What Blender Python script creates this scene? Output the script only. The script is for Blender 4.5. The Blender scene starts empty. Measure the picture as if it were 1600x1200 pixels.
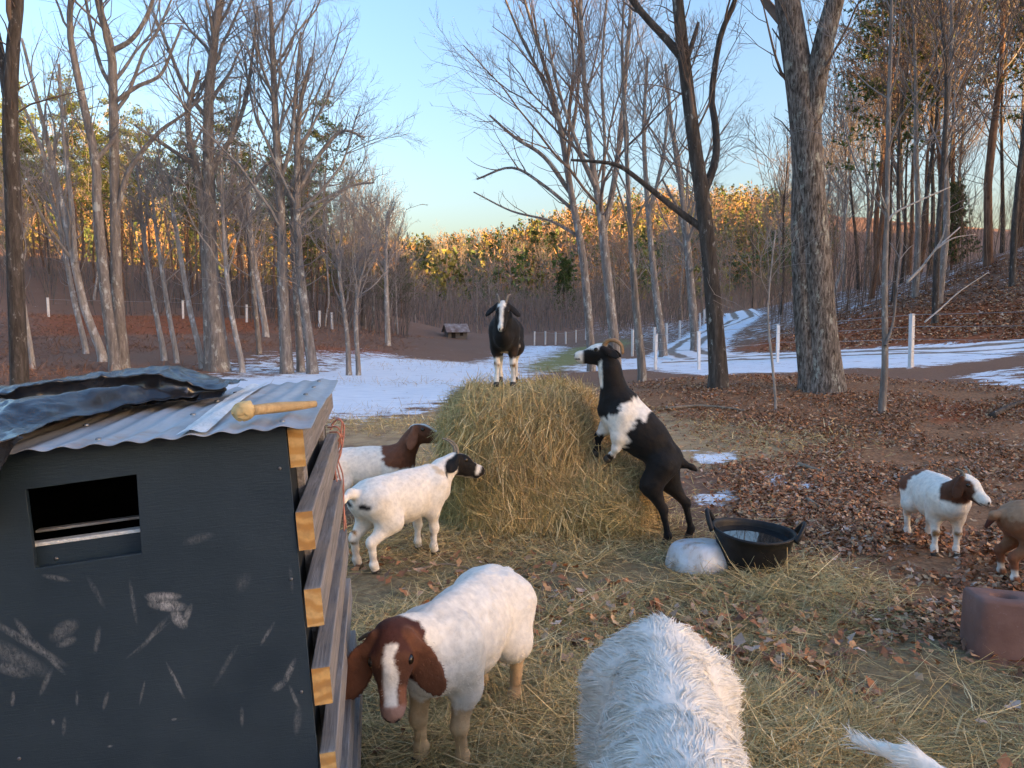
import bpy, math, random
import numpy as np
from mathutils import Vector, Matrix, noise as mnoise
R = math.radians
rng = np.random.default_rng(7)
random.seed(7)
sc = bpy.context.scene

# ------------------------------------------------------------------ camera, sky, sun, exposure
CAM_H, FPX = 1.6, 1202.0
PITCH = math.atan(100 / FPX)
cam_d = bpy.data.cameras.new('camera'); cam = bpy.data.objects.new('camera', cam_d)
sc.collection.objects.link(cam); sc.camera = cam
cam.location = (0, 0, CAM_H); cam.rotation_euler = (R(90) - PITCH, 0, 0)
cam_d.sensor_width = 36; cam_d.lens = FPX / 1600 * 36
cam_d.clip_start = 0.05; cam_d.clip_end = 3000

SUN_EL, SUN_AZ = R(5.5), R(117)          # azimuth clockwise from +Y: behind the camera, to the right
world = bpy.data.worlds.new('World'); sc.world = world; world.use_nodes = True
wn = world.node_tree
bg = wn.nodes['Background']
sky = wn.nodes.new('ShaderNodeTexSky'); sky.sky_type = 'NISHITA'; sky.sun_disc = False
sky.sun_elevation = SUN_EL; sky.sun_rotation = SUN_AZ
sky.altitude = 600; sky.air_density = 1.25; sky.dust_density = 6.5; sky.ozone_density = 2.1
hsv = wn.nodes.new('ShaderNodeHueSaturation'); hsv.inputs['Saturation'].default_value = 1.1
wn.links.new(sky.outputs[0], hsv.inputs['Color']); wmx = wn.nodes.new('ShaderNodeMix'); wmx.data_type = 'RGBA'; wmx.blend_type = 'MULTIPLY'; wmx.inputs[0].default_value = 1; wmx.inputs[7].default_value = (1.0, 0.925, 1.03, 1)
wn.links.new(hsv.outputs[0], wmx.inputs[6]); wn.links.new(wmx.outputs[2], bg.inputs[0]); bg.inputs[1].default_value = 0.15
sun_d = bpy.data.lights.new('sun', 'SUN'); sun_d.energy = 4.4; sun_d.angle = R(0.6); sun_d.color = (1.0, 0.57, 0.22)
sun = bpy.data.objects.new('sun', sun_d); sc.collection.objects.link(sun)
to_sun = Vector((math.sin(SUN_AZ) * math.cos(SUN_EL), math.cos(SUN_AZ) * math.cos(SUN_EL), math.sin(SUN_EL)))
sun.rotation_euler = to_sun.to_track_quat('Z', 'Y').to_euler()
sun.location = (30, -40, 30)
vs = sc.view_settings
vs.view_transform = 'Standard'; vs.look = 'None'; vs.gamma = 1; vs.exposure = 2.5; vs.use_curve_mapping = False
sc.render.engine = 'CYCLES'
sc.cycles.use_denoising = True
sc.cycles.max_bounces = 6; sc.cycles.diffuse_bounces = 3; sc.cycles.glossy_bounces = 3
sc.cycles.transmission_bounces = 4; sc.cycles.transparent_max_bounces = 6
sc.cycles.use_adaptive_sampling = True; sc.cycles.adaptive_threshold = 0.015

# ------------------------------------------------------------------ small helpers
def at(px, py, Y):
    """world point at forward distance Y seen at pixel px, py of the 1600x1200 photograph"""
    u, v = (px - 800) / FPX, (600 - py) / FPX
    cp, sp = math.cos(PITCH), math.sin(PITCH)
    dy = cp + v * sp; dz = -sp + v * cp
    s = Y / dy
    return Vector((u * s, Y, CAM_H + dz * s))

def link(o, parent=None):
    sc.collection.objects.link(o)
    if parent is not None: o.parent = parent
    return o
def tag(o, label=None, cat=None, group=None, kind=None):
    if label: o['label'] = label
    if cat: o['category'] = cat
    if group: o['group'] = group
    if kind: o['kind'] = kind
    return o
def empty(name, loc=(0, 0, 0), rz=0.0):
    o = bpy.data.objects.new(name, None); o.empty_display_size = 0.1
    o.location = loc; o.rotation_euler = (0, 0, rz)
    return link(o)
def mesh_np(name, V, F, mat=None, parent=None, smooth=True, col=None, attrs=None):
    """V (n,3), F (m,3) or (m,4) arrays -> linked mesh object"""
    V = np.asarray(V, np.float32); F = np.asarray(F, np.int32)
    me = bpy.data.meshes.new(name)
    k = F.shape[1]
    me.vertices.add(len(V)); me.vertices.foreach_set('co', V.ravel())
    me.loops.add(F.size); me.loops.foreach_set('vertex_index', F.ravel())
    me.polygons.add(len(F)); me.polygons.foreach_set('loop_start', np.arange(0, F.size, k, dtype=np.int32))
    try: me.polygons.foreach_set('loop_total', np.full(len(F), k, np.int32))
    except Exception: pass
    me.polygons.foreach_set('use_smooth', np.full(len(F), smooth, bool))
    me.update(calc_edges=True)
    al = {}
    if col is not None: al['col'] = col
    if attrs: al.update(attrs)
    for an, c in al.items():
        c = np.asarray(c, np.float32)
        if c.shape[1] == 3: c = np.c_[c, np.ones(len(c), np.float32)]
        a = me.color_attributes.new(an, 'FLOAT_COLOR', 'POINT'); a.data.foreach_set('color', c.ravel())
    if mat: me.materials.append(mat)
    return link(bpy.data.objects.new(name, me), parent)
def mesh_py(name, V, F, mat=None, parent=None, smooth=False, bevel=0):
    me = bpy.data.meshes.new(name); me.from_pydata([tuple(v) for v in V], [], F); me.update()
    if smooth: me.polygons.foreach_set('use_smooth', [True] * len(me.polygons))
    if mat: me.materials.append(mat)
    o = link(bpy.data.objects.new(name, me), parent)
    if bevel:
        b = o.modifiers.new('bevel', 'BEVEL'); b.width = bevel; b.segments = 2; b.limit_method = 'ANGLE'
    return o
BOXF = [(0, 3, 2, 1), (4, 5, 6, 7), (0, 1, 5, 4), (1, 2, 6, 5), (2, 3, 7, 6), (3, 0, 4, 7)]
def box(name, lo, hi, mat, parent=None, bevel=0.0):
    (a, b, c), (d, e, f) = lo, hi
    V = [(a, b, c), (d, b, c), (d, e, c), (a, e, c), (a, b, f), (d, b, f), (d, e, f), (a, e, f)]
    return mesh_py(name, V, BOXF, mat, parent, False, bevel)
def tubes(P, Rr, k):
    """P (N,n,3) centre lines, Rr (N,n) radii -> V, quads (vectorised)"""
    P = np.asarray(P, float); Rr = np.asarray(Rr, float)
    N, n, _ = P.shape
    T = np.gradient(P, axis=1); T /= np.linalg.norm(T, axis=2, keepdims=True) + 1e-9
    ref = np.where(np.abs(T[:, :1, 2:3]) > 0.75, np.array([[[1., 0, 0]]]), np.array([[[0, 0, 1.]]]))
    A = np.cross(T, np.broadcast_to(ref, T.shape)); A /= np.linalg.norm(A, axis=2, keepdims=True) + 1e-9
    B = np.cross(T, A)
    th = np.arange(k) * 2 * math.pi / k
    V = P[:, :, None] + Rr[:, :, None, None] * (np.cos(th)[:, None] * A[:, :, None] + np.sin(th)[:, None] * B[:, :, None])
    idx = np.arange(N * n * k).reshape(N, n, k)
    a = idx[:, :-1]; b = idx[:, 1:]
    F = np.stack([a, np.roll(a, -1, 2), np.roll(b, -1, 2), b], -1).reshape(-1, 4)
    return V.reshape(-1, 3), F
def cat_vf(L):
    Vs, Fs, o = [], [], 0
    for V, F in L:
        Vs.append(V); Fs.append(F + o); o += len(V)
    return np.concatenate(Vs), np.concatenate(Fs)
def smooth_line(pts, n):
    """Catmull-Rom through pts (list of tuples), n samples"""
    P = np.asarray(pts, float)
    P = np.vstack([2 * P[0] - P[1], P, 2 * P[-1] - P[-2]])
    m = len(P) - 3
    t = np.linspace(0, m - 1e-6, n); i = t.astype(int); f = (t - i)[:, None]
    p0, p1, p2, p3 = P[i], P[i + 1], P[i + 2], P[i + 3]
    return 0.5 * (2 * p1 + (p2 - p0) * f + (2 * p0 - 5 * p1 + 4 * p2 - p3) * f ** 2 + (3 * p1 - p0 - 3 * p2 + p3) * f ** 3)
def tube_obj(name, pts, radii, mat, parent=None, k=10, n=24):
    q = smooth_line(np.c_[np.asarray(pts, float), np.asarray(radii, float)], n)
    V, F = tubes(q[None, :, :3], q[None, :, 3], k)
    e = len(V)
    V = np.vstack([V, q[0, :3], q[-1, :3]])
    caps = [(e, (i + 1) % k, i, i) for i in range(k)] + [(e + 1, e - k + i, e - k + (i + 1) % k, e - k + (i + 1) % k) for i in range(k)]
    me = bpy.data.meshes.new(name)
    me.from_pydata(V.tolist(), [], F.tolist() + [c[:3] for c in caps]); me.update()
    me.polygons.foreach_set('use_smooth', [True] * len(me.polygons))
    me.materials.append(mat)
    return link(bpy.data.objects.new(name, me), parent)
def unit(v): return v / (np.linalg.norm(v, axis=-1, keepdims=True) + 1e-9)
_perm = np.random.default_rng(3).random((64, 64, 64)).astype(np.float32)
def vnoise(p, s=1.0):
    """vectorised value noise, 0..1"""
    p = np.asarray(p, float) * s + 1000.0
    i = np.floor(p).astype(int); f = p - i; f = f * f * (3 - 2 * f)
    def g(a, b, c): return _perm[(i[..., 0] + a) & 63, (i[..., 1] + b) & 63, (i[..., 2] + c) & 63]
    x, y, z = f[..., 0], f[..., 1], f[..., 2]
    l = lambda a, b, t: a + (b - a) * t
    return l(l(l(g(0,0,0), g(1,0,0), x), l(g(0,1,0), g(1,1,0), x), y), l(l(g(0,0,1), g(1,0,1), x), l(g(0,1,1), g(1,1,1), x), y), z)
def fnoise(p, s=1.0, o=3):
    return sum(vnoise(p, s * 2 ** k) * 0.5 ** k for k in range(o)) / sum(0.5 ** k for k in range(o))
def ribbons(P, D, L, W, N=None, bend=0.25, seg=3, rg=rng):
    """N curved flat blades: roots P, directions D, lengths L, widths W -> V (N*seg*2), quads"""
    n = len(P); D = unit(D)
    side = unit(np.cross(D, rg.normal(size=(n, 3)) if N is None else N))
    bv = rg.normal(size=(n, 3)) * bend
    if N is not None: bv = bv + N * 0
    t = np.linspace(0, 1, seg)
    C = P[:, None] + (D[:, None] * t[None, :, None] + bv[:, None] * (t ** 2)[None, :, None]) * L[:, None, None]
    w = (1 - 0.55 * t ** 2)[None, :, None] * W[:, None, None] * 0.5
    V = np.stack([C - side[:, None] * w, C + side[:, None] * w], 2).reshape(-1, 3)
    idx = np.arange(n * seg * 2).reshape(n, seg, 2)
    F = np.stack([idx[:, :-1, 0], idx[:, :-1, 1], idx[:, 1:, 1], idx[:, 1:, 0]], -1).reshape(-1, 4)
    return V, F

# ------------------------------------------------------------------ materials
def new_mat(name):
    m = bpy.data.materials.new(name); m.use_nodes = True
    nt = m.node_tree; b = nt.nodes['Principled BSDF']
    return m, nt, b
def nd(nt, t, **kw):
    n = nt.nodes.new('ShaderNode' + t)
    for k, v in kw.items():
        if k.startswith('i_'):
            key = k[2:]; key = int(key) if key.isdigit() else key
            if hasattr(v, 'is_output') or isinstance(v, bpy.types.NodeSocket): nt.links.new(v, n.inputs[key])
            else: n.inputs[key].default_value = v
        else: setattr(n, k, v)
    return n
def ramp(nt, fac, stops):
    r = nt.nodes.new('ShaderNodeValToRGB'); nt.links.new(fac, r.inputs[0])
    e = r.color_ramp.elements
    while len(e) < len(stops): e.new(0.5)
    for s, (p, c) in zip(e, stops): s.position = p; s.color = (*c, 1) if len(c) == 3 else c
    return r.outputs[0]
def mix(nt, fac, a, b, blend='MIX'):
    m = nt.nodes.new('ShaderNodeMix'); m.data_type = 'RGBA'; m.blend_type = blend
    for s, v in ((0, fac), (6, a), (7, b)):
        if isinstance(v, bpy.types.NodeSocket): nt.links.new(v, m.inputs[s])
        else: m.inputs[s].default_value = v if s == 0 else ((*v, 1) if len(v) == 3 else v)
    return m.outputs[2]
def math_(nt, op, a, b=None, clamp=False):
    m = nt.nodes.new('ShaderNodeMath'); m.operation = op; m.use_clamp = clamp
    for s, v in ((0, a), (1, b)):
        if v is None: continue
        if isinstance(v, bpy.types.NodeSocket): nt.links.new(v, m.inputs[s])
        else: m.inputs[s].default_value = v
    return m.outputs[0]
def noise_(nt, vec, scale, detail=4, rough=0.6, dist=0.0):
    n = nd(nt, 'TexNoise'); n.inputs['Scale'].default_value = scale; n.inputs['Detail'].default_value = detail
    n.inputs['Roughness'].default_value = rough; n.inputs['Distortion'].default_value = dist
    if vec is not None: nt.links.new(vec, n.inputs['Vector'])
    return n.outputs[0]
def coords(nt, which='Object', scale=None):
    t = nt.nodes.new('ShaderNodeTexCoord').outputs[which]
    if scale is None: return t
    m = nt.nodes.new('ShaderNodeMapping'); m.inputs['Scale'].default_value = scale
    nt.links.new(t, m.inputs[0]); return m.outputs[0]
def bump(nt, b, h, strength=0.4, dist=0.02):
    n = nt.nodes.new('ShaderNodeBump'); n.inputs['Strength'].default_value = strength; n.inputs['Distance'].default_value = dist
    nt.links.new(h, n.inputs['Height']); nt.links.new(n.outputs[0], b.inputs['Normal'])
def plain(name, stops, scale=8, rough=0.8, stretch=None, bumps=0.3, bd=0.01, metal=0.0, which='Object', spec=0.3, detail=5):
    m, nt, b = new_mat(name)
    v = coords(nt, which, stretch)
    f = noise_(nt, v, scale, detail, 0.65)
    nt.links.new(ramp(nt, f, stops), b.inputs['Base Color'])
    b.inputs['Roughness'].default_value = rough; b.inputs['Metallic'].default_value = metal
    b.inputs['Specular IOR Level'].default_value = spec
    if bumps: bump(nt, b, noise_(nt, v, scale * 3, 4), bumps, bd)
    return m
def attr_mat(name, rough=0.75, mul=(0.8, 1.15), nscale=20, sheen=0.0, trans=0.0, spec=0.25, bumps=0.0):
    m, nt, b = new_mat(name)
    c = nd(nt, 'Attribute', attribute_name='col').outputs[0]
    f = noise_(nt, coords(nt), nscale, 4)
    g = ramp(nt, f, [(0.3, (mul[0],) * 3), (0.7, (mul[1],) * 3)])
    nt.links.new(mix(nt, 1.0, c, g, 'MULTIPLY'), b.inputs['Base Color'])
    b.inputs['Roughness'].default_value = rough; b.inputs['Specular IOR Level'].default_value = spec
    b.inputs['Sheen Weight'].default_value = sheen
    if bumps: bump(nt, b, f, bumps, 0.01)
    return m
def bark(name, stops, scale=14, stretch=(1, 1, 0.18), bumps=0.9, bd=0.03, patches=None):
    m, nt, b = new_mat(name)
    v = coords(nt, 'Object', stretch)
    f = noise_(nt, v, scale, 6, 0.7, 0.4)
    c = ramp(nt, f, stops)
    if patches:
        p = noise_(nt, coords(nt, 'Object', (1, 1, 0.5)), patches[1], 5, 0.7)
        c = mix(nt, ramp(nt, p, [(patches[2], (0, 0, 0)), (patches[2] + 0.08, (1, 1, 1))]), c, patches[0])
    nt.links.new(c, b.inputs['Base Color']); b.inputs['Roughness'].default_value = 0.9
    b.inputs['Specular IOR Level'].default_value = 0.15
    bump(nt, b, f, bumps, bd)
    return m
# ------------------------------------------------------------------ terrain
CP = []                                           # control points x, y, z
def cp(px, py, Y): CP.append(tuple(at(px, py, Y)))
for x in (-8, -4, 0, 4): 
    for y in (-6, 0, 5, 9): CP.append((x, y, 0.0))
for x in (-10, -5, 0): CP += [(x, 14, 0.0), (x, 20, -0.02)]
CP += [(8, 0, .05), (8, 6, .12), (14, 8, .9), (4, 12, .22), (12, -8, .8), (-16, 0, .1), (-18, 12, .3)]
cp(340, 580, 24); cp(490, 585, 23.5); cp(600, 560, 34); cp(740, 548, 44); cp(800, 541, 58); cp(830, 528, 80)
cp(20, 560, 24); cp(100, 552, 27); cp(100, 490, 47); cp(300, 492, 50); cp(450, 502, 52); cp(540, 512, 55); cp(630, 528, 65)
cp(450, 548, 31); cp(560, 545, 38); cp(700, 520, 100); cp(900, 505, 110); cp(800, 503, 120)
CP += [(-45, 55, 5), (-70, 80, 9), (-45, 90, 8), (-20, 90, 4), (-110, 120, 16), (-60, 30, 6), (-40, 10, 3.5)]
cp(1285, 612, 13.5); cp(1122, 606, 14.0); cp(1002, 596, 16); cp(1422, 573, 18); cp(1214, 556, 29); cp(1092, 576, 25.5)
cp(1500, 585, 16.5); cp(1600, 577, 15.5); cp(1600, 543, 22); cp(1450, 548, 23.5); cp(1250, 553, 28.5)
cp(1600, 395, 37); cp(1450, 445, 38); cp(1300, 492, 40); cp(1200, 515, 42); cp(1100, 545, 37); cp(1000, 560, 34)
cp(1185, 488, 85); cp(1120, 496, 70); cp(1120, 520, 50); cp(1160, 500, 60); cp(1260, 470, 62); cp(920, 545, 50); cp(960, 530, 66)
CP += [(45, 55, 8), (70, 40, 9), (45, 20, 6), (60, 90, 6.5), (100, 60, 7), (30, -5, 3)]
cp(760, 480, 150); cp(600, 478, 160); cp(950, 480, 150); cp(1150, 478, 130)
cp(640, 428, 270); cp(720, 414, 300); cp(800, 402, 300); cp(850, 400, 250); cp(900, 368, 300); cp(960, 366, 290); cp(1100, 345, 300); cp(500, 400, 300)
CP += [(-40, 380, 28), (60, 380, 52), (150, 330, 44), (-150, 300, 44), (250, 250, 22), (-200, 180, 30), (200, 120, 10),
       (0, 470, 40), (300, 450, 50), (-300, 450, 44), (-330, 200, 40), (330, 150, 14)]
CP = np.array(CP)
def _U(r2): return 0.5 * r2 * np.log(r2 + 1e-9)
_sc = 60.0
_q = CP[:, :2] / _sc; _n = len(CP)
_K = _U(((_q[:, None] - _q[None]) ** 2).sum(-1)) + np.eye(_n) * 2e-4
_P = np.c_[np.ones(_n), _q]
_A = np.block([[_K, _P], [_P.T, np.zeros((3, 3))]])
_w = np.linalg.solve(_A, np.r_[CP[:, 2], 0, 0, 0])
def sstep(a, b, x):
    t = np.clip((x - a) / (b - a), 0, 1); return t * t * (3 - 2 * t)
SUNV = np.array([-math.sin(SUN_AZ), -math.cos(SUN_AZ)])           # direction the light travels
SUNU = np.array([SUNV[1], -SUNV[0]])
SHADE_RIDGE_U = [-400, 20, 30, 37, 50, 70, 140, 200, 300, 500]
SHADE_RIDGE_Z = [38, 38, 37.5, 36.5, 36, 37, 49, 57, 59, 59]  # crest heights of the unseen ridge, picked for the shadow line they cast
def height(x, y):
    x = np.asarray(x, float); y = np.asarray(y, float)
    sh = x.shape; p = np.c_[x.ravel(), y.ravel()]
    out = np.empty(len(p))
    for i in range(0, len(p), 20000):
        q = p[i:i + 20000] / _sc
        out[i:i + 20000] = _U(((q[:, None] - _q[None]) ** 2).sum(-1)) @ _w[:_n] + np.c_[np.ones(len(q)), q] @ _w[_n:]
    # unseen ridge behind the camera, its crest shaped to throw shade over the yard
    u = p @ SUNU; v = p @ SUNV
    ridge = np.interp(u, SHADE_RIDGE_U, SHADE_RIDGE_Z)
    back = sstep(-20, -255, v)
    out = out * (1 - back) + (ridge + 1.5 * np.sin(u * 0.21) + 5 * np.sin(u * .075 + 1) * sstep(70, 130, u)) * back
    pr = np.hypot(p[:, 0], p[:, 1])
    p3 = np.c_[p, np.zeros(len(p))]
    amp = 0.05 * sstep(2, 8, pr) + 0.25 * sstep(25, 90, pr) + 1.2 * sstep(120, 300, pr)
    out += (fnoise(p3, 0.9, 3) - 0.5) * 0.05 + (fnoise(p3, 0.18, 3) - 0.5) * 2 * amp
    return out.reshape(sh)
def hz(x, y): return float(height(np.array([x]), np.array([y]))[0])
def ground_hit(px, py, y0=2.0, y1=300.0):
    """first world point where the pixel's ray meets the ground"""
    Y = np.geomspace(y0, y1, 700)
    a = at(px, py, 1.0); dx, dz = a.x, a.z - CAM_H
    d = CAM_H + dz * Y - height(dx * Y, Y)
    i = np.argmax(d < 0) if (d < 0).any() else len(Y) - 1
    return Vector((dx * Y[i], Y[i], height(dx * Y[i:i + 1], Y[i:i + 1])[0]))

# region masks on the ground, polygons in plan traced through the pixel rays
def poly(pts, **k): return np.array([ground_hit(*p, **k)[:2] for p in pts])
def inside_dist(P, Q):
    """signed distance of points P (n,2) to polygon Q, + inside"""
    d = np.full(len(P), 1e9); ins = np.zeros(len(P), bool)
    for i in range(len(Q)):
        a, b = Q[i], Q[(i + 1) % len(Q)]
        ab = b - a; t = np.clip(((P - a) @ ab) / (ab @ ab + 1e-9), 0, 1)
        d = np.minimum(d, np.hypot(*(P - a - t[:, None] * ab).T))
        c = (a[1] > P[:, 1]) != (b[1] > P[:, 1])
        ins ^= c & (P[:, 0] < (b[0] - a[0]) * (P[:, 1] - a[1]) / (b[1] - a[1] + 1e-12) + a[0])
    return np.where(ins, d, -d)
def soft(P, Q, w): return sstep(-w, w, inside_dist(P, Q))
SNOW_FIELD = poly([(250, 600), (330, 588), (430, 588), (520, 572), (580, 556), (660, 562), (740, 568), (800, 552), (830, 540), (880, 541), (900, 548), (870, 570),
                   (800, 600), (740, 622), (640, 648), (520, 655), (380, 655), (240, 640)])
SNOW_BANK = poly([(380, 560), (470, 548), (560, 545), (640, 556), (690, 566), (690, 575), (600, 580), (440, 588), (320, 588), (300, 575)])
SNOW_ROAD = poly([(1000, 560), (1030, 545), (1075, 520), (1120, 497), (1180, 486), (1196, 490), (1165, 512), (1145, 530), (1140, 548), (1180, 552), (1300, 548), (1600, 533),
                  (1600, 556), (1420, 575), (1300, 577), (1180, 584), (1100, 588), (1010, 576), (900, 582), (860, 575), (930, 562)])
SNOW_RIGHT = poly([(1480, 590), (1600, 572), (1640, 590), (1640, 612), (1560, 606)])
SNOW_NEAR = [poly([(1070, 705), (1150, 706), (1165, 722), (1090, 728)]), poly([(1075, 768), (1140, 768), (1155, 786), (1100, 792)]),
             poly([(1190, 742), (1220, 740), (1235, 758), (1205, 762)]), poly([(1240, 752), (1275, 755), (1280, 768), (1250, 766)]),
             poly([(1395, 850), (1420, 852), (1450, 864), (1405, 864)])]
GREEN = poly([(830, 572), (870, 556), (900, 545), (960, 532), (975, 536), (930, 556), (880, 571), (850, 580)])
TAN = poly([(500, 660), (640, 650), (760, 612), (900, 600), (960, 640), (1100, 660), (1300, 690), (1180, 720), (1000, 740), (900, 900), (500, 760)])
HAY = poly([(480, 800), (640, 840), (860, 830), (1010, 820), (1090, 850), (1100, 905), (1240, 905), (1330, 950), (1490, 990), (1620, 1060), (1700, 1250), (900, 1450), (400, 1300), (400, 900)])
HAY2 = poly([(900, 880), (1200, 900), (1350, 960), (1560, 1030), (1620, 1200), (1000, 1250), (850, 1050), (840, 920)])
REDDIRT = [poly([(1440, 632), (1540, 628), (1560, 655), (1470, 662)]), poly([(480, 540), (600, 548), (610, 560), (500, 556)]), poly([(1300, 500), (1500, 480), (1600, 470), (1600, 540), (1200, 552), (1150, 545)]),
           poly([(880, 860), (1000, 845), (1020, 870), (920, 885)]), poly([(60, 490), (420, 500), (420, 520), (60, 525)])]
LITTER = poly([(1000, 600), (1100, 590), (1300, 585), (1480, 600), (1640, 600), (1800, 700), (2200, 1000), (1640, 1020), (1400, 960), (1250, 900), (1160, 800), (1120, 690), (960, 640)])

def axis(n, lo, hi, c, a):
    t = np.linspace(-1, 1, n); s = np.sinh(a * t) / math.sinh(a)
    return np.where(s < 0, c + s * (c - lo), c + s * (hi - c))
gx = axis(290, -380, 380, 0.5, 5.6); gy = axis(360, -230, 480, 7.0, 5.2)
X, Y = np.meshgrid(gx, gy); Z = height(X, Y)
GP = np.c_[X.ravel(), Y.ravel()]
sn = np.maximum(soft(GP, SNOW_FIELD, 2.2), soft(GP, SNOW_BANK, 1.5) * 0.52)
sn = np.maximum(sn, soft(GP, SNOW_ROAD, 0.8) * 0.82); sn = np.maximum(sn, soft(GP, SNOW_RIGHT, 0.6) * 0.62)
for q in SNOW_NEAR: sn = np.maximum(sn, soft(GP, q, 0.16) * 0.66)
far_snow = 0.33 * sstep(26, 40, GP[:, 1]) * sstep(4, 12, GP[:, 0]) * sstep(140, 80, GP[:, 1])
sn = np.maximum(sn, far_snow)
gr = np.clip(soft(GP, GREEN, 3.0) * 1.4, 0, 1)
sn = sn * (1 - gr * .75)
ta = soft(GP, TAN, 1.0); hy = np.maximum(soft(GP, HAY, 0.5) * 0.8, soft(GP, HAY2, 0.4))
rd = np.max([soft(GP, q, 0.5 if i in (0, 3) else 2.0) for i, q in enumerate(REDDIRT)], axis=0)
li = soft(GP, LITTER, 0.8)
idx = np.arange(X.size).reshape(X.shape)
GF = np.stack([idx[:-1, :-1], idx[:-1, 1:], idx[1:, 1:], idx[1:, :-1]], -1).reshape(-1, 4)

m, nt, b = new_mat('ground_soil')
wc = coords(nt, 'Object')
a1 = nd(nt, 'Attribute', attribute_name='m1'); a2 = nd(nt, 'Attribute', attribute_name='m2')
s1 = nd(nt, 'SeparateColor', i_0=a1.outputs[0]); s2 = nd(nt, 'SeparateColor', i_0=a2.outputs[0])
nbig = noise_(nt, wc, 0.7, 5, 0.65); nmid = noise_(nt, wc, 4.0, 6, 0.7); nfine = noise_(nt, wc, 22, 5, 0.7); nrag = noise_(nt, wc, 1.9, 9, 0.8, .3)
streak = noise_(nt, coords(nt, 'Object', (1, 2.2, 1)), 1.6, 7, 0.72)
def masked(mask, nz, k):         # noisy threshold of a soft mask
    s = math_(nt, 'ADD', math_(nt, 'MULTIPLY', math_(nt, 'SUBTRACT', nz, 0.5), 1.7), mask)
    return math_(nt, 'MULTIPLY', math_(nt, 'SUBTRACT', s, 0.5 - 0.5 / k), k, True)
base = mix(nt, nbig, (0.15, 0.07, 0.042), (0.23, 0.13, 0.085))
base = mix(nt, ramp(nt, nfine, [(0.35, (0, 0, 0)), (0.65, (1, 1, 1))]), base, (0.26, 0.155, 0.10))
c_tan = ramp(nt, nmid, [(0.25, (0.2, 0.12, 0.07)), (0.5, (0.42, 0.29, 0.16)), (0.75, (0.55, 0.41, 0.23))])
c_hay = ramp(nt, nfine, [(0.25, (0.10, 0.07, 0.038)), (0.5, (0.23, 0.17, 0.09)), (0.75, (0.36, 0.29, 0.155))])
c_lit = ramp(nt, nfine, [(0.2, (0.09, 0.042, 0.022)), (0.45, (0.24, 0.12, 0.06)), (0.6, (0.36, 0.195, 0.10)), (0.8, (0.46, 0.31, 0.19))])
c_red = ramp(nt, nmid, [(0.3, (0.2, 0.058, 0.022)), (0.7, (0.40, 0.13, 0.05))])
c_gre = ramp(nt, nmid, [(0.3, (0.17, 0.18, 0.06)), (0.7, (0.32, 0.30, 0.12))])
c_sno = ramp(nt, streak, [(0.2, (0.62, 0.70, 0.80)), (0.6, (0.84, 0.90, 0.97))])
col = mix(nt, masked(s1.outputs[2], nmid, 3), base, c_lit)
col = mix(nt, masked(s2.outputs[2], nmid, 3), col, c_tan)
col = mix(nt, masked(s2.outputs[1], nmid, 2.5), col, c_red)
col = mix(nt, masked(s2.outputs[0], nmid, 3), col, c_gre)
col = mix(nt, masked(s1.outputs[1], nmid, 3), col, c_hay)
snf = masked(s1.outputs[0], math_(nt, 'ADD', math_(nt, 'MULTIPLY', math_(nt, 'SUBTRACT', streak, .5), 1.1), math_(nt, 'ADD', math_(nt, 'MULTIPLY', math_(nt, 'SUBTRACT', nrag, .5), 1.3), .5)), 9)
col = mix(nt, snf, col, c_sno)
nt.links.new(col, b.inputs['Base Color'])
b.inputs['Roughness'].default_value = 0.9; b.inputs['Specular IOR Level'].default_value = 0.2
bump(nt, b, math_(nt, 'ADD', nmid, math_(nt, 'ADD', math_(nt, 'MULTIPLY', nfine, 0.4), math_(nt, 'MULTIPLY', snf, 0.8))), 0.55, 0.05)
M_ground = m
ground = mesh_np('ground', np.c_[GP, Z.ravel()], GF, M_ground, attrs={'m1': np.c_[sn, hy, li], 'm2': np.c_[gr, rd, ta]})
tag(ground, kind='structure')

# driveway: a sheet of rutted snow and gravel laid over the ground
m, nt, b = new_mat('driveway_snow')
wc = coords(nt, 'Object')
at_ = nd(nt, 'Attribute', attribute_name='m1'); sp_ = nd(nt, 'SeparateColor', i_0=at_.outputs[0])
n1 = noise_(nt, wc, 1.3, 6, 0.7); n2 = noise_(nt, wc, 7, 5, 0.7)
tr = math_(nt, 'ADD', sp_.outputs[0], math_(nt, 'MULTIPLY', math_(nt, 'SUBTRACT', n1, 0.5), 1.5))
tr = ramp(nt, tr, [(0.3, (0, 0, 0)), (0.62, (1, 1, 1))])
snowc = ramp(nt, n2, [(0.3, (0.76, 0.79, 0.84)), (0.7, (0.92, 0.93, 0.95))])
grav = ramp(nt, n2, [(0.3, (0.16, 0.12, 0.09)), (0.7, (0.36, 0.29, 0.23))])
nt.links.new(mix(nt, tr, snowc, grav), b.inputs['Base Color']); b.inputs['Roughness'].default_value = 0.85
bump(nt, b, n2, 0.5, 0.03)
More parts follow.
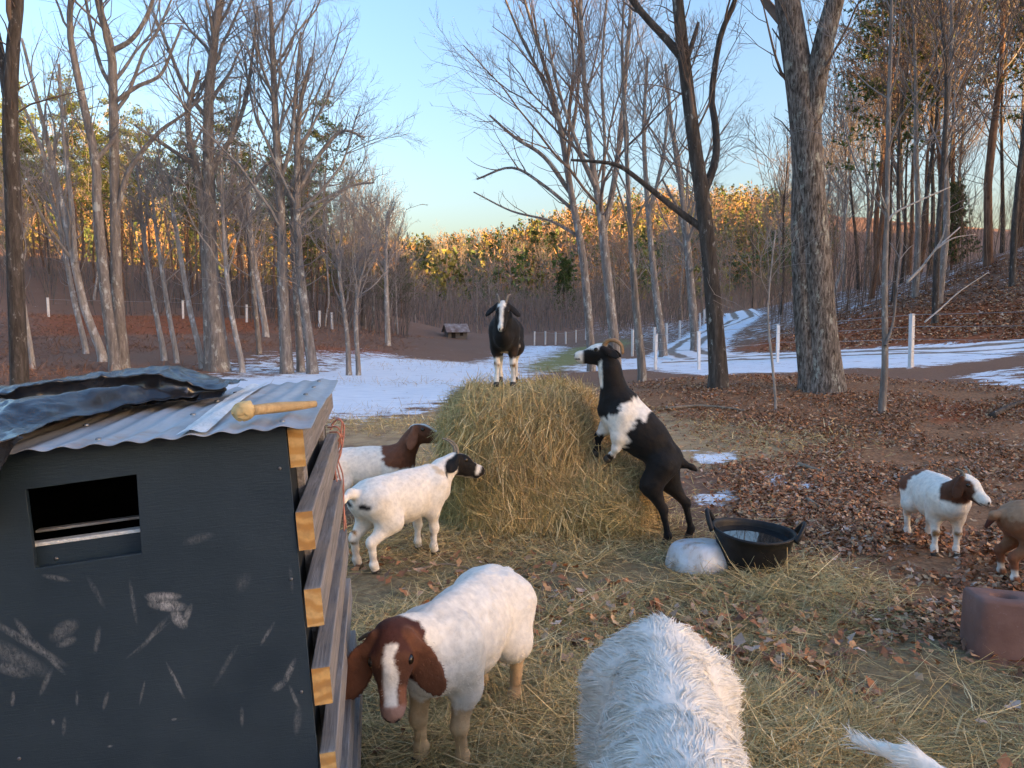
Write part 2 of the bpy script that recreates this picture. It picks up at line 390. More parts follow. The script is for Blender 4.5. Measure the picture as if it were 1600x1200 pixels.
def drive(px_line, width, name):
    C = smooth_line([ground_hit(*p)[:2] for p in px_line], 160)
    T = unit(np.gradient(C, axis=0)); S = np.c_[-T[:, 1], T[:, 0]]
    w = np.linspace(-1, 1, 21)
    P = C[:, None] + S[:, None] * (w * width / 2)[None, :, None]
    rut = np.exp(-((np.abs(w) - 0.46) / 0.2) ** 2)
    zz = height(P[..., 0], P[..., 1]) + 0.05 - 0.03 * rut[None] - 0.10 * (np.abs(w) > 0.97)[None]
    zz += (vnoise(np.dstack([P, zz]), 1.2) - 0.5) * 0.03
    i = np.arange(P.shape[0] * 21).reshape(-1, 21)
    F = np.stack([i[:-1, :-1], i[1:, :-1], i[1:, 1:], i[:-1, 1:]], -1).reshape(-1, 4)
    g = np.broadcast_to(rut[None], P.shape[:2]).ravel()
    return tag(mesh_np(name, np.c_[P.reshape(-1, 2), zz.ravel()], F, m, attrs={'m1': np.c_[g, g, g]}), kind='structure')
drive([(1700, 536), (1600, 543), (1450, 551), (1300, 556), (1180, 560), (1110, 563), (1040, 566)], 2.6, 'driveway')
drive([(1105, 562), (1068, 550), (1080, 535), (1118, 515), (1150, 503), (1160, 494), (1135, 490)], 2.6, 'driveway')
# ------------------------------------------------------------------ trees
M_bark_grey = bark('bark_grey', [(0.25, (0.095, 0.081, 0.074)), (0.5, (0.230, 0.203, 0.182)), (0.75, (0.405, 0.365, 0.338))], patches=((0.486, 0.486, 0.446), 5, 0.56))
M_bark_pale = bark('bark_pale', [(0.25, (0.176, 0.155, 0.142)), (0.5, (0.365, 0.331, 0.304)), (0.75, (0.540, 0.499, 0.466))], patches=((0.620, 0.620, 0.620), 4, 0.55))
M_bark_dark = bark('bark_dark', [(0.3, (0.034, 0.028, 0.024)), (0.55, (0.095, 0.081, 0.070)), (0.8, (0.203, 0.176, 0.155))], patches=((0.351, 0.351, 0.324), 9, 0.6))
M_bark_oak = bark('bark_furrowed', [(0.38, (0.045, 0.038, 0.032)), (0.5, (0.16, 0.138, 0.12)), (0.64, (0.33, 0.30, 0.27))], scale=30, stretch=(1, 1, 0.2), bumps=.8, bd=0.035, patches=((0.405, 0.419, 0.365), 7, 0.57))
M_bark_pine = bark('bark_pine', [(0.3, (0.068, 0.041, 0.030)), (0.55, (0.203, 0.121, 0.081)), (0.8, (0.338, 0.216, 0.149))])
M_twig = plain('twig_grey', [(0.3, (0.17, 0.155, 0.145)), (0.7, (0.32, 0.295, 0.275))], 3, 0.9, bumps=0)
M_twig_pale = plain('twig_pale', [(0.3, (0.230, 0.203, 0.182)), (0.7, (0.392, 0.351, 0.324))], 3, 0.9, bumps=0)
M_twig_brown = plain('twig_brown', [(0.3, (0.121, 0.089, 0.068)), (0.7, (0.257, 0.189, 0.149))], 3, 0.9, bumps=0)
M_needle = attr_mat('pine_needles', 0.7, (0.75, 1.25), 1.5)
M_dryleaf = attr_mat('dry_leaves', 0.8, (0.8, 1.2), 30)

def grow(par, parR, count, rg, tmin=0.3, tmax=1.0, ang=(30, 60), lf=(0.35, 0.6), up=0.25, wig=0.12, n=6, rf=0.55, rmin=0.004, droop=0.0, taper=0.75):
    """spawn child branches on parent lines; par (N,m,3), parR (N,m) -> (count,n,3), (count,n)"""
    N, m = par.shape[:2]
    plen = np.linalg.norm(np.diff(par, axis=1), axis=2).sum(1)
    pi = rg.choice(N, count, p=plen / plen.sum())
    t = tmin + (tmax - tmin) * rg.random(count) ** 0.85
    f = t * (m - 1); i = np.minimum(f.astype(int), m - 2); f = (f - i)[:, None]
    P0 = par[pi, i] * (1 - f) + par[pi, i + 1] * f
    R0 = parR[pi, i] * (1 - f[:, 0]) + parR[pi, i + 1] * f[:, 0]
    T = unit(par[pi, i + 1] - par[pi, i])
    A = unit(np.cross(T, rg.normal(size=(count, 3))))
    an = np.radians(rg.uniform(*ang, count))[:, None]
    D = T * np.cos(an) + A * np.sin(an); D[:, 2] += up * rg.random(count); D = unit(D)
    L = plen[pi] * rg.uniform(*lf, count) * (1.15 - 0.6 * (t - tmin) / (tmax - tmin + 1e-6))
    step = (L / (n - 1))[:, None]
    pts = [P0]
    for k in range(n - 1):
        D = D + rg.normal(size=(count, 3)) * wig; D[:, 2] += up * 0.25 - droop; D = unit(D)
        pts.append(pts[-1] + D * step)
    P = np.stack(pts, 1)
    rr = np.maximum(R0 * rf * rg.uniform(0.7, 1.0, count), rmin)
    s = np.linspace(0, 1, n)
    return P, np.maximum(rr[:, None] * (1 - taper * s)[None], rmin * (1 - 0.4 * s)[None])

def line(pts, n=14):
    """pts: (x,y,z,r) list -> (1,n,3),(1,n)"""
    q = smooth_line(pts, n); return q[None, :, :3], np.maximum(q[None, :, 3], 0.004)

def bare_tree_mesh(stems, rg, n1=14, n2=60, n3=220, n4=600, rmin=0.004, k0=9, up=0.35, flare=True, crown_from=0.35, ang1=(28, 55), lf1=(0.25, 0.5), tw=(0.3, 0.6)):
    """stems: list of (1,n,3),(1,n) -> ((V,F) trunk, (V,F) crown)"""
    S = [];
    for P, Rr in stems:
        P = P.copy(); Rr = Rr.copy(); S.append(tubes(P, Rr, k0))
    m = stems[0][0].shape[1]
    par = np.concatenate([p for p, _ in stems]); parR = np.concatenate([r for _, r in stems])
    crown_from = min(.7, crown_from + .08)
    B1, R1 = grow(par, parR, n1, rg, crown_from, 0.97, ang1, lf1, up, 0.13, 9, 0.5, rmin * 2)
    pp, pr = B1, R1
    B2, R2 = grow(pp, pr, n2, rg, 0.2, 1.0, (25, 60), (0.3, 0.6), up * 0.8, 0.15, 6, 0.6, rmin * 1.4)
    B3, R3 = grow(B2, R2, n3, rg, 0.15, 1.0, (25, 60), (0.35, 0.7), up * 0.6, 0.16, 4, 0.7, rmin)
    C = [tubes(B1, R1, 6), tubes(B2, R2, 4), tubes(B3, R3, 3)]
    if n4:
        B4, R4 = grow(B3, R3, n4, rg, 0.15, 1.0, (20, 55), tw, up * 0.5, 0.18, 3, 0.8, rmin * 0.8)
        C.append(tubes(B4, R4, 3))
        St = grow(par, parR, n4 // 12 + 2, rg, crown_from * 0.8, 1, (40, 80), (0.06, 0.16), up, 0.2, 5, 0.2, rmin)
        C.append(tubes(*St, 3))
    return cat_vf(S), cat_vf(C)

def tree_obj(name, meshes, mats, label, group=None, loc=(0, 0, 0), cat='tree'):
    root = empty(name, loc)
    mesh_np('trunk', meshes[0][0] - np.array(loc), meshes[0][1], mats[0], root)
    mesh_np('crown', meshes[1][0] - np.array(loc), meshes[1][1], mats[1], root)
    return tag(root, label, cat, group)

def px_stem(base, pts, Y, lean=0.0, n=16, sink=0.25, flare=1.35):
    """trunk traced at real distance Y: pts (px, py, width_px) bottom first"""
    out = []
    for k, (px, py, w) in enumerate(pts):
        p = at(px, py, Y + lean * k); out.append((p.x, p.y, p.z, w * Y / FPX / 2))
    x, y, z, r = out[0]
    g = hz(x, y)
    if base:
        out[0] = (x, y, g - sink, r * flare); out.insert(1, (x * .97 + out[1][0] * .03, y, g + 0.18 * (out[1][2] - g), r))
    return line(out, n)

TR = np.random.default_rng(21)
def hero(name, label, Y, stems, mats, group=None, **kw):
    st = []
    for i, s in enumerate(stems):
        ln = TR.uniform(-0.15, 0.25)
        st.append(px_stem(s[0], s[1], Y + (0 if s[0] else TR.uniform(-.1, .1)), ln if not s[0] else 0))
    for q, f in (('n2', 1.1), ('n3', 1.3), ('n4', 1.7)): kw[q] = int(kw[q] * f)
    ms = bare_tree_mesh(st, TR, **kw)
    p = st[0][0][0, 0]
    return tree_obj(name, ms, mats, label, group, loc=(p[0], p[1], hz(p[0], p[1])))
GREY = (M_bark_grey, M_twig); PALE = (M_bark_pale, M_twig_pale); DARK = (M_bark_dark, M_twig_brown); OAK = (M_bark_oak, M_twig_brown)

# the prominent bare trees, left to right
hero('bare_tree', 'dark barked tree at the left edge, forking high, behind the black tarp', 15, [
    (1, [(30, 575, 27), (24, 420, 24), (20, 290, 23), (16, 190, 22), (20, 80, 19), (30, -40, 16), (20, -220, 10)]),
    (0, [(14, 160, 16), (2, 90, 13), (-14, 20, 10), (-60, -120, 6)])], DARK, n1=8, n2=24, n3=80, n4=160, crown_from=.6)
hero('bare_tree', 'pale slim tree leaning left with many upswept whip branches, left field', 25, [
    (1, [(160, 570, 14), (132, 480, 12), (108, 370, 10), (84, 262, 8), (62, 170, 6), (34, 60, 4)]),
    (0, [(118, 410, 8), (112, 320, 7), (100, 220, 5), (92, 100, 4)]), (0, [(96, 320, 7), (60, 220, 5), (30, 150, 3)])], PALE, n1=22, n2=80, n3=240, n4=300, crown_from=.3, ang1=(12, 32), up=.7)
hero('bare_tree', 'tall crooked tree bending left above the hillside, third from the left edge', 22, [
    (1, [(180, 570, 19), (166, 470, 16), (152, 320, 14), (150, 255, 13), (126, 140, 11), (109, 50, 9), (113, -20, 8), (120, -140, 5)]),
    (0, [(150, 250, 8), (172, 225, 6), (185, 205, 4)])], GREY, n1=9, n2=40, n3=120, n4=260, crown_from=.55)
hero('bare_tree', 'tall grey tree with a long low limb sweeping up to the right', 22.5, [
    (1, [(192, 568, 20), (182, 430, 16), (179, 260, 14), (177, 150, 13), (173, 74, 12), (150, -10, 9), (140, -140, 5)]),
    (0, [(174, 80, 9), (205, 62, 7), (228, 28, 6), (244, -20, 5), (262, -120, 3)]),
    (0, [(180, 350, 8), (196, 280, 8), (220, 240, 7), (250, 205, 6), (285, 180, 4), (318, 150, 3)]),
    (0, [(178, 160, 7), (215, 135, 6), (250, 118, 5), (268, 80, 4), (284, 40, 3)]),
    (0, [(176, 140, 6), (158, 105, 6), (146, 60, 5), (132, -10, 4)])], GREY, n1=16, n2=70, n3=200, n4=380, crown_from=.4)
hero('bare_tree', 'stout double stemmed grey tree with a broad dense crown, left of the snowy field', 24, [
    (1, [(342, 582, 32), (330, 420, 22), (327, 300, 18), (326, 160, 15), (338, 40, 11), (352, -80, 7)]),
    (1, [(332, 580, 24), (322, 400, 15), (312, 290, 13), (298, 230, 10), (294, 170, 8), (312, 110, 5)]),
    (0, [(344, 342, 10), (372, 310, 8), (398, 285, 7), (418, 256, 5), (450, 240, 3)]),
    (0, [(330, 260, 9), (365, 210, 7), (385, 150, 6), (395, 80, 4), (402, 10, 3)]),
    (0, [(308, 262, 7), (270, 235, 6), (235, 212, 5), (210, 195, 3)]),
    (0, [(328, 190, 8), (290, 140, 6), (265, 80, 5), (240, 20, 3)])], GREY, n1=34, n2=170, n3=560, n4=1300, crown_from=.4, lf1=(.2, .4))
hero('bare_tree', 'tall straight grey tree with a fine fan of twigs, beside the stout one', 23.5, [
    (1, [(448, 584, 20), (442, 460, 17), (439, 340, 14), (431, 200, 11), (426, 80, 8), (420, -60, 5)]),
    (0, [(437, 290, 7), (455, 220, 6), (462, 140, 5), (470, 50, 3)])], GREY, n1=24, n2=110, n3=340, n4=800, crown_from=.35)
hero('bare_tree', 'leaning pale trunk with an arched twiggy crown, rightmost of the left clump', 23.5, [
    (1, [(488, 587, 18), (478, 500, 15), (466, 390, 12), (464, 270, 10), (468, 170, 7), (486, 90, 4)]),
    (0, [(465, 300, 7), (500, 240, 6), (535, 205, 5), (570, 215, 3)]), (0, [(466, 330, 6), (510, 310, 5), (550, 290, 4), (585, 285, 3)])], GREY, n1=30, n2=160, n3=520, n4=1300, crown_from=.4, up=.3)
slim = [('a', [(315, 578, 9), (294, 470, 8), (270, 330, 6), (255, 270, 4)], 24.5), ('b', [(378, 582, 9), (360, 480, 8), (350, 370, 6), (345, 270, 4)], 23.8),
        ('c', [(276, 572, 8), (262, 480, 7), (244, 360, 5), (236, 280, 3)], 25.5), ('d', [(256, 566, 9), (240, 470, 7), (226, 380, 6), (214, 260, 3)], 26),
        ('e', [(134, 556, 9), (116, 470, 8), (92, 350, 6), (66, 270, 4)], 27), ('f', [(405, 556, 8), (398, 470, 7), (390, 380, 6), (384, 280, 4)], 29),
        ('g', [(415, 518, 10), (404, 450, 9), (394, 385, 7), (390, 300, 4)], 40), ('h', [(545, 590, 9), (542, 520, 7), (530, 430, 5), (520, 360, 3)], 23),
        ('i', [(560, 590, 8), (556, 500, 7), (562, 440, 5), (580, 390, 3)], 23), ('j', [(606, 538, 9), (604, 460, 7), (603, 400, 5), (606, 330, 3)], 42),
        ('k', [(50, 560, 8), (36, 470, 7), (20, 380, 5), (5, 300, 3)], 22), ('l', [(470, 584, 13), (464, 480, 10), (458, 380, 7), (455, 280, 4)], 24.5)]
slim_lab = {'a': 'slim pale trunk leaning left, just left of the stout double tree', 'b': 'slim mottled trunk just right of the stout double tree',
            'c': 'slim pale trunk left of the double tree, leaning the same way', 'd': 'slim leaning trunk between the long limbed tree and the double tree',
            'e': 'slim sunlit topped pale tree leaning left near the left edge', 'f': 'slim straight trunk on the bank behind the double tree',
            'g': 'pale trunk highest on the brown bank behind the left clump', 'h': 'small dark tree at the far snow edge, straight stem',
            'i': 'small pale crooked tree at the far snow edge with forked top', 'j': 'lone pale straight tree on the brown rise beyond the snow',
            'k': 'slim pale stem beside the dark tree at the left edge', 'l': 'dark trunk wedged between the two tall trees right of the clump'}
for kx, pts, Yd in slim:
    hero('slim_tree', slim_lab[kx], Yd, [(1, pts)], PALE if kx in 'abcdegjk' else GREY, n1=14, n2=44, n3=120, n4=240, crown_from=.5, rmin=.006 + .0001 * Yd)
# middle right cluster
hero('bare_tree', 'tall slender tree curving left behind the hay bale, leftmost of the middle clump', 27, [
    (1, [(924, 534, 13), (912, 410, 12), (892, 300, 10), (872, 180, 8), (838, 60, 5), (800, -60, 3)]),
    (0, [(890, 300, 7), (850, 245, 6), (805, 215, 5), (765, 180, 3)]), (0, [(898, 330, 6), (850, 290, 5), (800, 262, 4), (745, 280, 3)]),
    (0, [(905, 370, 5), (860, 345, 4), (800, 330, 3), (740, 300, 2)]), (0, [(875, 200, 6), (850, 130, 5), (815, 60, 4), (790, 0, 3)]),
    (0, [(885, 260, 6), (900, 170, 5), (905, 80, 4), (900, -20, 3)])], (M_bark_grey, M_twig_brown), n1=26, n2=150, n3=480, n4=1000, crown_from=.35)
hero('bare_tree', 'twin stemmed grey tree with tall straight leaders behind the horned goat', 25, [
    (1, [(962, 535, 17), (946, 400, 14), (938, 330, 12), (922, 230, 9), (912, 110, 7), (906, -20, 5)]),
    (0, [(942, 370, 10), (962, 270, 9), (975, 150, 7), (985, 20, 5), (990, -80, 3)]), (0, [(930, 290, 7), (900, 220, 6), (870, 130, 5), (850, 30, 3)]),
    (0, [(938, 330, 6), (945, 230, 5), (940, 120, 4), (948, 0, 3)])], (M_bark_grey, M_twig_brown), n1=26, n2=140, n3=440, n4=900, crown_from=.35)
hero('bare_tree', 'slim grey tree standing on the leaf bank right of the horned goat', 16, [
    (1, [(1003, 598, 14), (993, 470, 11), (984, 340, 8), (978, 220, 6), (972, 90, 4), (975, 0, 3)])], GREY, n1=16, n2=60, n3=160, n4=300, crown_from=.35, ang1=(20, 45))
hero('bare_tree', 'bare tree behind the white posts with an orange tinged crown', 34, [
    (1, [(1036, 540, 13), (1024, 450, 11), (1012, 320, 8), (1006, 200, 6), (1012, 90, 4)]),
    (0, [(1014, 340, 6), (1035, 250, 5), (1045, 170, 3)])], GREY, n1=20, n2=100, n3=300, n4=600, crown_from=.35)
hero('bare_tree', 'grey tree beside the bend of the driveway, behind the big dark one', 36, [
    (1, [(1086, 538, 14), (1078, 430, 12), (1068, 320, 9), (1050, 200, 6), (1040, 100, 4)]),
    (0, [(1076, 400, 7), (1060, 330, 5), (1035, 280, 3)])], GREY, n1=20, n2=100, n3=300, n4=600, crown_from=.35)
# the dark tree with the long dead limb
hero('bare_tree', 'tall dark tree with a long dead limb reaching left over the goats', 14, [
    (1, [(1122, 608, 30), (1112, 440, 24), (1098, 310, 23), (1085, 225, 21), (1070, 100, 19), (1060, 10, 17), (1052, -120, 12)]),
    (0, [(1070, 96, 13), (1040, 60, 12), (1010, 28, 11), (985, -5, 10), (940, -80, 6)]),
    (0, [(1100, 300, 14), (1118, 250, 12), (1118, 195, 11), (1112, 150, 10), (1125, 60, 9), (1145, 10, 8), (1170, -60, 6)]),
    (0, [(1096, 356, 12), (1050, 322, 10), (1000, 282, 8), (965, 258, 7), (925, 252, 5), (892, 250, 4)]),
    (0, [(1074, 92, 8), (1084, 60, 7), (1091, 36, 5)])], DARK, n1=9, n2=34, n3=120, n4=240, crown_from=.45, lf1=(.15, .3))
hero('oak_tree', 'massive furrowed oak trunk forking above the driveway fence', 13.5, [
    (1, [(1286, 612, 62), (1280, 500, 50), (1272, 380, 46), (1262, 260, 45), (1258, 190, 45), (1244, 90, 40), (1230, 0, 36), (1210, -130, 28), (1190, -300, 18)]),
    (1, [(1268, 614, 40), (1256, 500, 30), (1250, 380, 26), (1250, 280, 24), (1256, 200, 22), (1262, 160, 14), (1264, 130, 8), (1264, 110, 4)]),
    (0, [(1262, 210, 34), (1272, 150, 32), (1284, 80, 30), (1302, 10, 27), (1320, -50, 22), (1370, -200, 14)])], OAK, n1=12, n2=40, n3=100, n4=160, k0=20, crown_from=.7)
hero('slim_tree', 'slim mottled sapling in front of the driveway, right of the oak', 11.5, [
    (1, [(1378, 640, 12), (1383, 560, 10), (1382, 450, 9), (1386, 330, 7), (1388, 200, 7), (1392, 60, 5), (1395, -60, 3)]),
    (0, [(1384, 540, 5), (1396, 500, 4), (1402, 440, 3), (1408, 380, 2)]), (0, [(1386, 330, 4), (1372, 290, 3), (1362, 230, 2)])], GREY, n1=10, n2=24, n3=60, n4=90, crown_from=.4, rmin=.004)
hero('slim_tree', 'thin whip of a sapling left of the oak on the leaf bank', 12, [
    (1, [(1212, 628, 4), (1206, 560, 4), (1200, 500, 3), (1204, 430, 2), (1212, 360, 2)])], PALE, n1=6, n2=12, n3=20, n4=20, crown_from=.3, rmin=.003)

# prototypes for the woods: built once, copied as individuals
def proto_bare(seed, h, lean, r, mats, **kw):
    rg = np.random.default_rng(seed)
    pts = [(0, 0, -0.3, r * 1.3), (0, 0, 0.4, r)]
    x = y = 0
    for k in range(1, 6):
        x += rg.normal() * 0.16 + lean * h / 5; y += rg.normal() * 0.16
        pts.append((x, y, h * k / 5, r * (1 - k / 5.6)))
    return bare_tree_mesh([line(pts, 14)], rg, **kw), mats
def proto_pine(seed, h, crown0, r, cols, nb=46, spread=0.2):
    rg = np.random.default_rng(seed)
    pts = [(0, 0, -0.3, r * 1.2), (0, 0, 0.4, r)] + [(rg.normal() * .12, rg.normal() * .12, h * k / 5, max(r * (1 - k / 5.3), .02)) for k in range(1, 6)]
    P, Rr = line(pts, 14)
    T = tubes(P, Rr, 7)
    zt = crown0 + (1 - crown0) * rg.random(nb) ** 0.9
    az = rg.random(nb) * 2 * math.pi; L = h * spread * (1.12 - zt) / (1.12 - crown0) * rg.uniform(.55, 1.1, nb) + .35
    root = np.c_[np.zeros((nb, 2)), zt * h]
    D = np.c_[np.cos(az), np.sin(az), rg.uniform(-.1, .35, nb)]
    t = np.linspace(0, 1, 5)
    B = root[:, None] + D[:, None] * (t[None, :, None] * L[:, None, None]); B[..., 2] += .12 * L[:, None] * t ** 2
    C = tubes(B, np.maximum(.035 * (1 - .8 * t), .006)[None].repeat(nb, 0), 3)
    # stubs on the bare stem
    ns = 14; zs = rg.uniform(min(.25, crown0), crown0 + .05, ns); az = rg.random(ns) * 6.28
    St = (np.c_[np.zeros((ns, 2)), zs * h])[:, None] + np.c_[np.cos(az), np.sin(az), rg.uniform(-.3, .2, ns)][:, None] * (np.linspace(0, 1, 3)[None, :, None] * rg.uniform(.5, 1.6, ns)[:, None, None])
    T = cat_vf([T, tubes(St, np.array([[.022, .014, .006]]).repeat(ns, 0), 3)])
    per = 16; nt_ = nb * per
    bi = np.repeat(np.arange(nb), per); tt = rg.uniform(.3, 1.05, nt_)
    c = root[bi] + D[bi] * (tt * L[bi])[:, None]; c[:, 2] += .12 * L[bi] * tt ** 2
    c += rg.normal(size=c.shape) * .2
    bl = 9; ci = np.repeat(np.arange(nt_), bl)
    dd = unit(rg.normal(size=(nt_ * bl, 3)) + np.array([0, 0, .35]) + D[bi][ci] * .5)
    ln = rg.uniform(.14, .3, nt_ * bl); sd = unit(np.cross(dd, rg.normal(size=dd.shape))) * .042
    a = c[ci] - sd; b_ = c[ci] + sd; e = c[ci] + dd * ln[:, None]
    NV = np.stack([a, b_, e], 1).reshape(-1, 3); NF = np.arange(len(NV)).reshape(-1, 3)
    pick = rg.random(nt_)
    cc = np.array(cols[0])[None] * (1 - pick[:, None]) + np.array(cols[1])[None] * pick[:, None]
    cc = cc * rg.uniform(.7, 1.25, nt_)[:, None]
    ncol = np.repeat(cc[ci], 3, 0)
    return T, C, (NV, NF, ncol)
STASH = {}
def build_proto(key, meshes, mats):
    a = bpy.data.meshes; objs = []
    for nm, (V, F), mt in (('trunk', meshes[0], mats[0]), ('crown', meshes[1], mats[1])):
        o = mesh_np(nm, V, F, mt); objs.append((nm, o.data)); bpy.data.objects.remove(o)
    STASH[key] = objs
def build_proto_pine(key, T, C, Nn):
    objs = []
    o = mesh_np('trunk', *cat_vf([T, C]), M_bark_pine); objs.append(('trunk', o.data)); bpy.data.objects.remove(o)
    V = np.vstack([Nn[0]]); o = mesh_np('crown', V, Nn[1], M_needle, smooth=False, col=Nn[2]); objs.append(('crown', o.data)); bpy.data.objects.remove(o)
    STASH[key] = objs
for i, (h, ln, r, mt) in enumerate([(15, .02, .14, GREY), (13, -.05, .10, PALE), (17, .04, .17, GREY), (11, .0, .08, PALE), (14, -.03, .12, (M_bark_dark, M_twig_brown))]):
    build_proto('bare%d' % i, *proto_bare(100 + i, h, ln, r, mt, n1=22, n2=80, n3=230, n4=330, rmin=.011, k0=7, crown_from=.35))
GRN = [((0.06, 0.10, 0.024), (0.13, 0.17, 0.045)), ((0.07, 0.11, 0.026), (0.16, 0.19, 0.05)), ((0.045, 0.085, 0.024), (0.10, 0.14, 0.04))]
build_proto_pine('pine0', *proto_pine(201, 19, .55, .17, GRN[1]))
build_proto_pine('pine3', *proto_pine(207, 18, .38, .17, GRN[1], nb=60, spread=.22))
build_proto_pine('pine1', *proto_pine(202, 22, .62, .20, GRN[0]))
build_proto_pine('pine2', *proto_pine(203, 14, .25, .15, GRN[2], nb=70, spread=.24))
build_proto_pine('cedar0', *proto_pine(204, 8, .08, .10, GRN[2], nb=80, spread=.26))
def plant(key, x, y, name, label, group, s=1.0, rz=0.0, tilt=(0, 0)):
    o = empty(name, (x, y, hz(x, y) - 0.05)); o.rotation_euler = (tilt[0], tilt[1], rz); o.scale = (s, s, s)
    for nm, me in STASH[key]:
        link(bpy.data.objects.new(nm, me), o)
    return tag(o, label, 'tree', group)
WR = np.random.default_rng(77)
def wood(n, xr, yr, keys, name, label, group, s=(.8, 1.15), avoid=None):
    k = 0; tries = 0
    pts = []
    while k < n and tries < n * 40:
        tries += 1
        px = WR.uniform(*xr); Yd = WR.uniform(*yr)
        x = (px - 800) / FPX * Yd
        if any((x - a) ** 2 + (Yd - b) ** 2 < 0.7 for a, b in pts) or (avoid and avoid(px, Yd)): continue
        pts.append((x, Yd)); k += 1
        plant(keys[WR.integers(len(keys))], x, Yd, name, label, group, WR.uniform(*s), WR.uniform(0, 6.28), WR.normal(size=2) * .03)
wood(32, (-60, 640), (50, 95), ['bare0', 'bare1', 'bare2', 'bare3', 'bare4'], 'bare_tree', 'slender bare grey tree in the dense wood along the top of the brown bank', 'bare trees of the left wood', (.7, .95))
wood(52, (-80, 530), (54, 90), ['pine0', 'pine1', 'pine3'], 'pine_tree', 'tall pine with warm lit green crown in the wood on the left', 'pines of the left wood', (.55, .78))
wood(10, (380, 640), (75, 120), ['pine2', 'pine0'], 'pine_tree', 'dark green pine at the right end of the left wood', 'pines beyond the snow field', (.42, .6))
wood(9, (520, 640), (52, 90), ['bare0', 'bare3'], 'bare_tree', 'grey twiggy tree on the rise at the right end of the left wood', 'bare trees on the rise', (.55, .8))
# right hillside
wood(24, (1310, 1680), (29, 70), ['bare4', 'bare0', 'bare2', 'bare4'], 'bare_tree', 'slender dark bare tree on the leaf covered hillside at the right', 'bare trees of the right hillside', (.85, 1.2))
wood(20, (1310, 1760), (32, 66), ['pine1', 'pine0', 'pine3'], 'pine_tree', 'tall pine with an orange lit stem on the hillside at the right', 'pines of the right hillside', (.95, 1.3))
wood(12, (1200, 1330), (48, 85), ['bare0', 'bare1', 'bare4'], 'bare_tree', 'slender bare tree between the driveway bend and the oak', 'bare trees behind the driveway bend', (.8, 1.05))
wood(16, (930, 1230), (88, 135), ['bare0', 'bare2', 'bare3', 'bare4'], 'bare_tree', 'bare grey tree far behind the driveway, below the sunlit hill', 'bare trees behind the driveway', (.7, 1.0))
for px, Yd, kx, s, lab in [(883, 122, 'cedar0', 1.15, 'dense dark green cedar at the foot of the far wood'), (836, 190, 'pine2', 1.0, 'tall dark green pine standing out of the far grey wood'), (862, 200, 'pine2', .9, 'dark green pine just right of the tallest one in the far wood'),
                           (800, 210, 'cedar0', 1.3, 'rounded dark evergreen left of the tall far pines'), (1480, 41, 'cedar0', .55, 'low dark evergreen in the undergrowth of the right hillside')]:
    plant(kx, (px - 800) / FPX * Yd, Yd, 'evergreen_tree', lab, None, s, px)
mid = [(650, 105, 'bare3', .75, 'grey bushy bare tree left of the small cabin'), (745, 95, 'bare0', .62, 'dark twiggy tree in front of the small cabin'), (770, 110, 'bare3', .8, 'grey spreading tree right of the small cabin'),
       (690, 150, 'bare2', .8, 'tall grey bare tree rising behind the small cabin'), (720, 165, 'bare0', .9, 'pale grey bare tree behind and right of the cabin'), (800, 150, 'bare2', .75, 'grey tree on the bank behind the goat on the bale'),
       (850, 150, 'bare0', .75, 'grey tree on the bank just right of the goat on the bale'), (625, 140, 'bare1', .9, 'pale bare tree at the foot of the far hill, left')]
for px, Yd, kx, s, lab in mid: plant(kx, (px - 800) / FPX * Yd, Yd, 'bare_tree', lab, None, s, px)

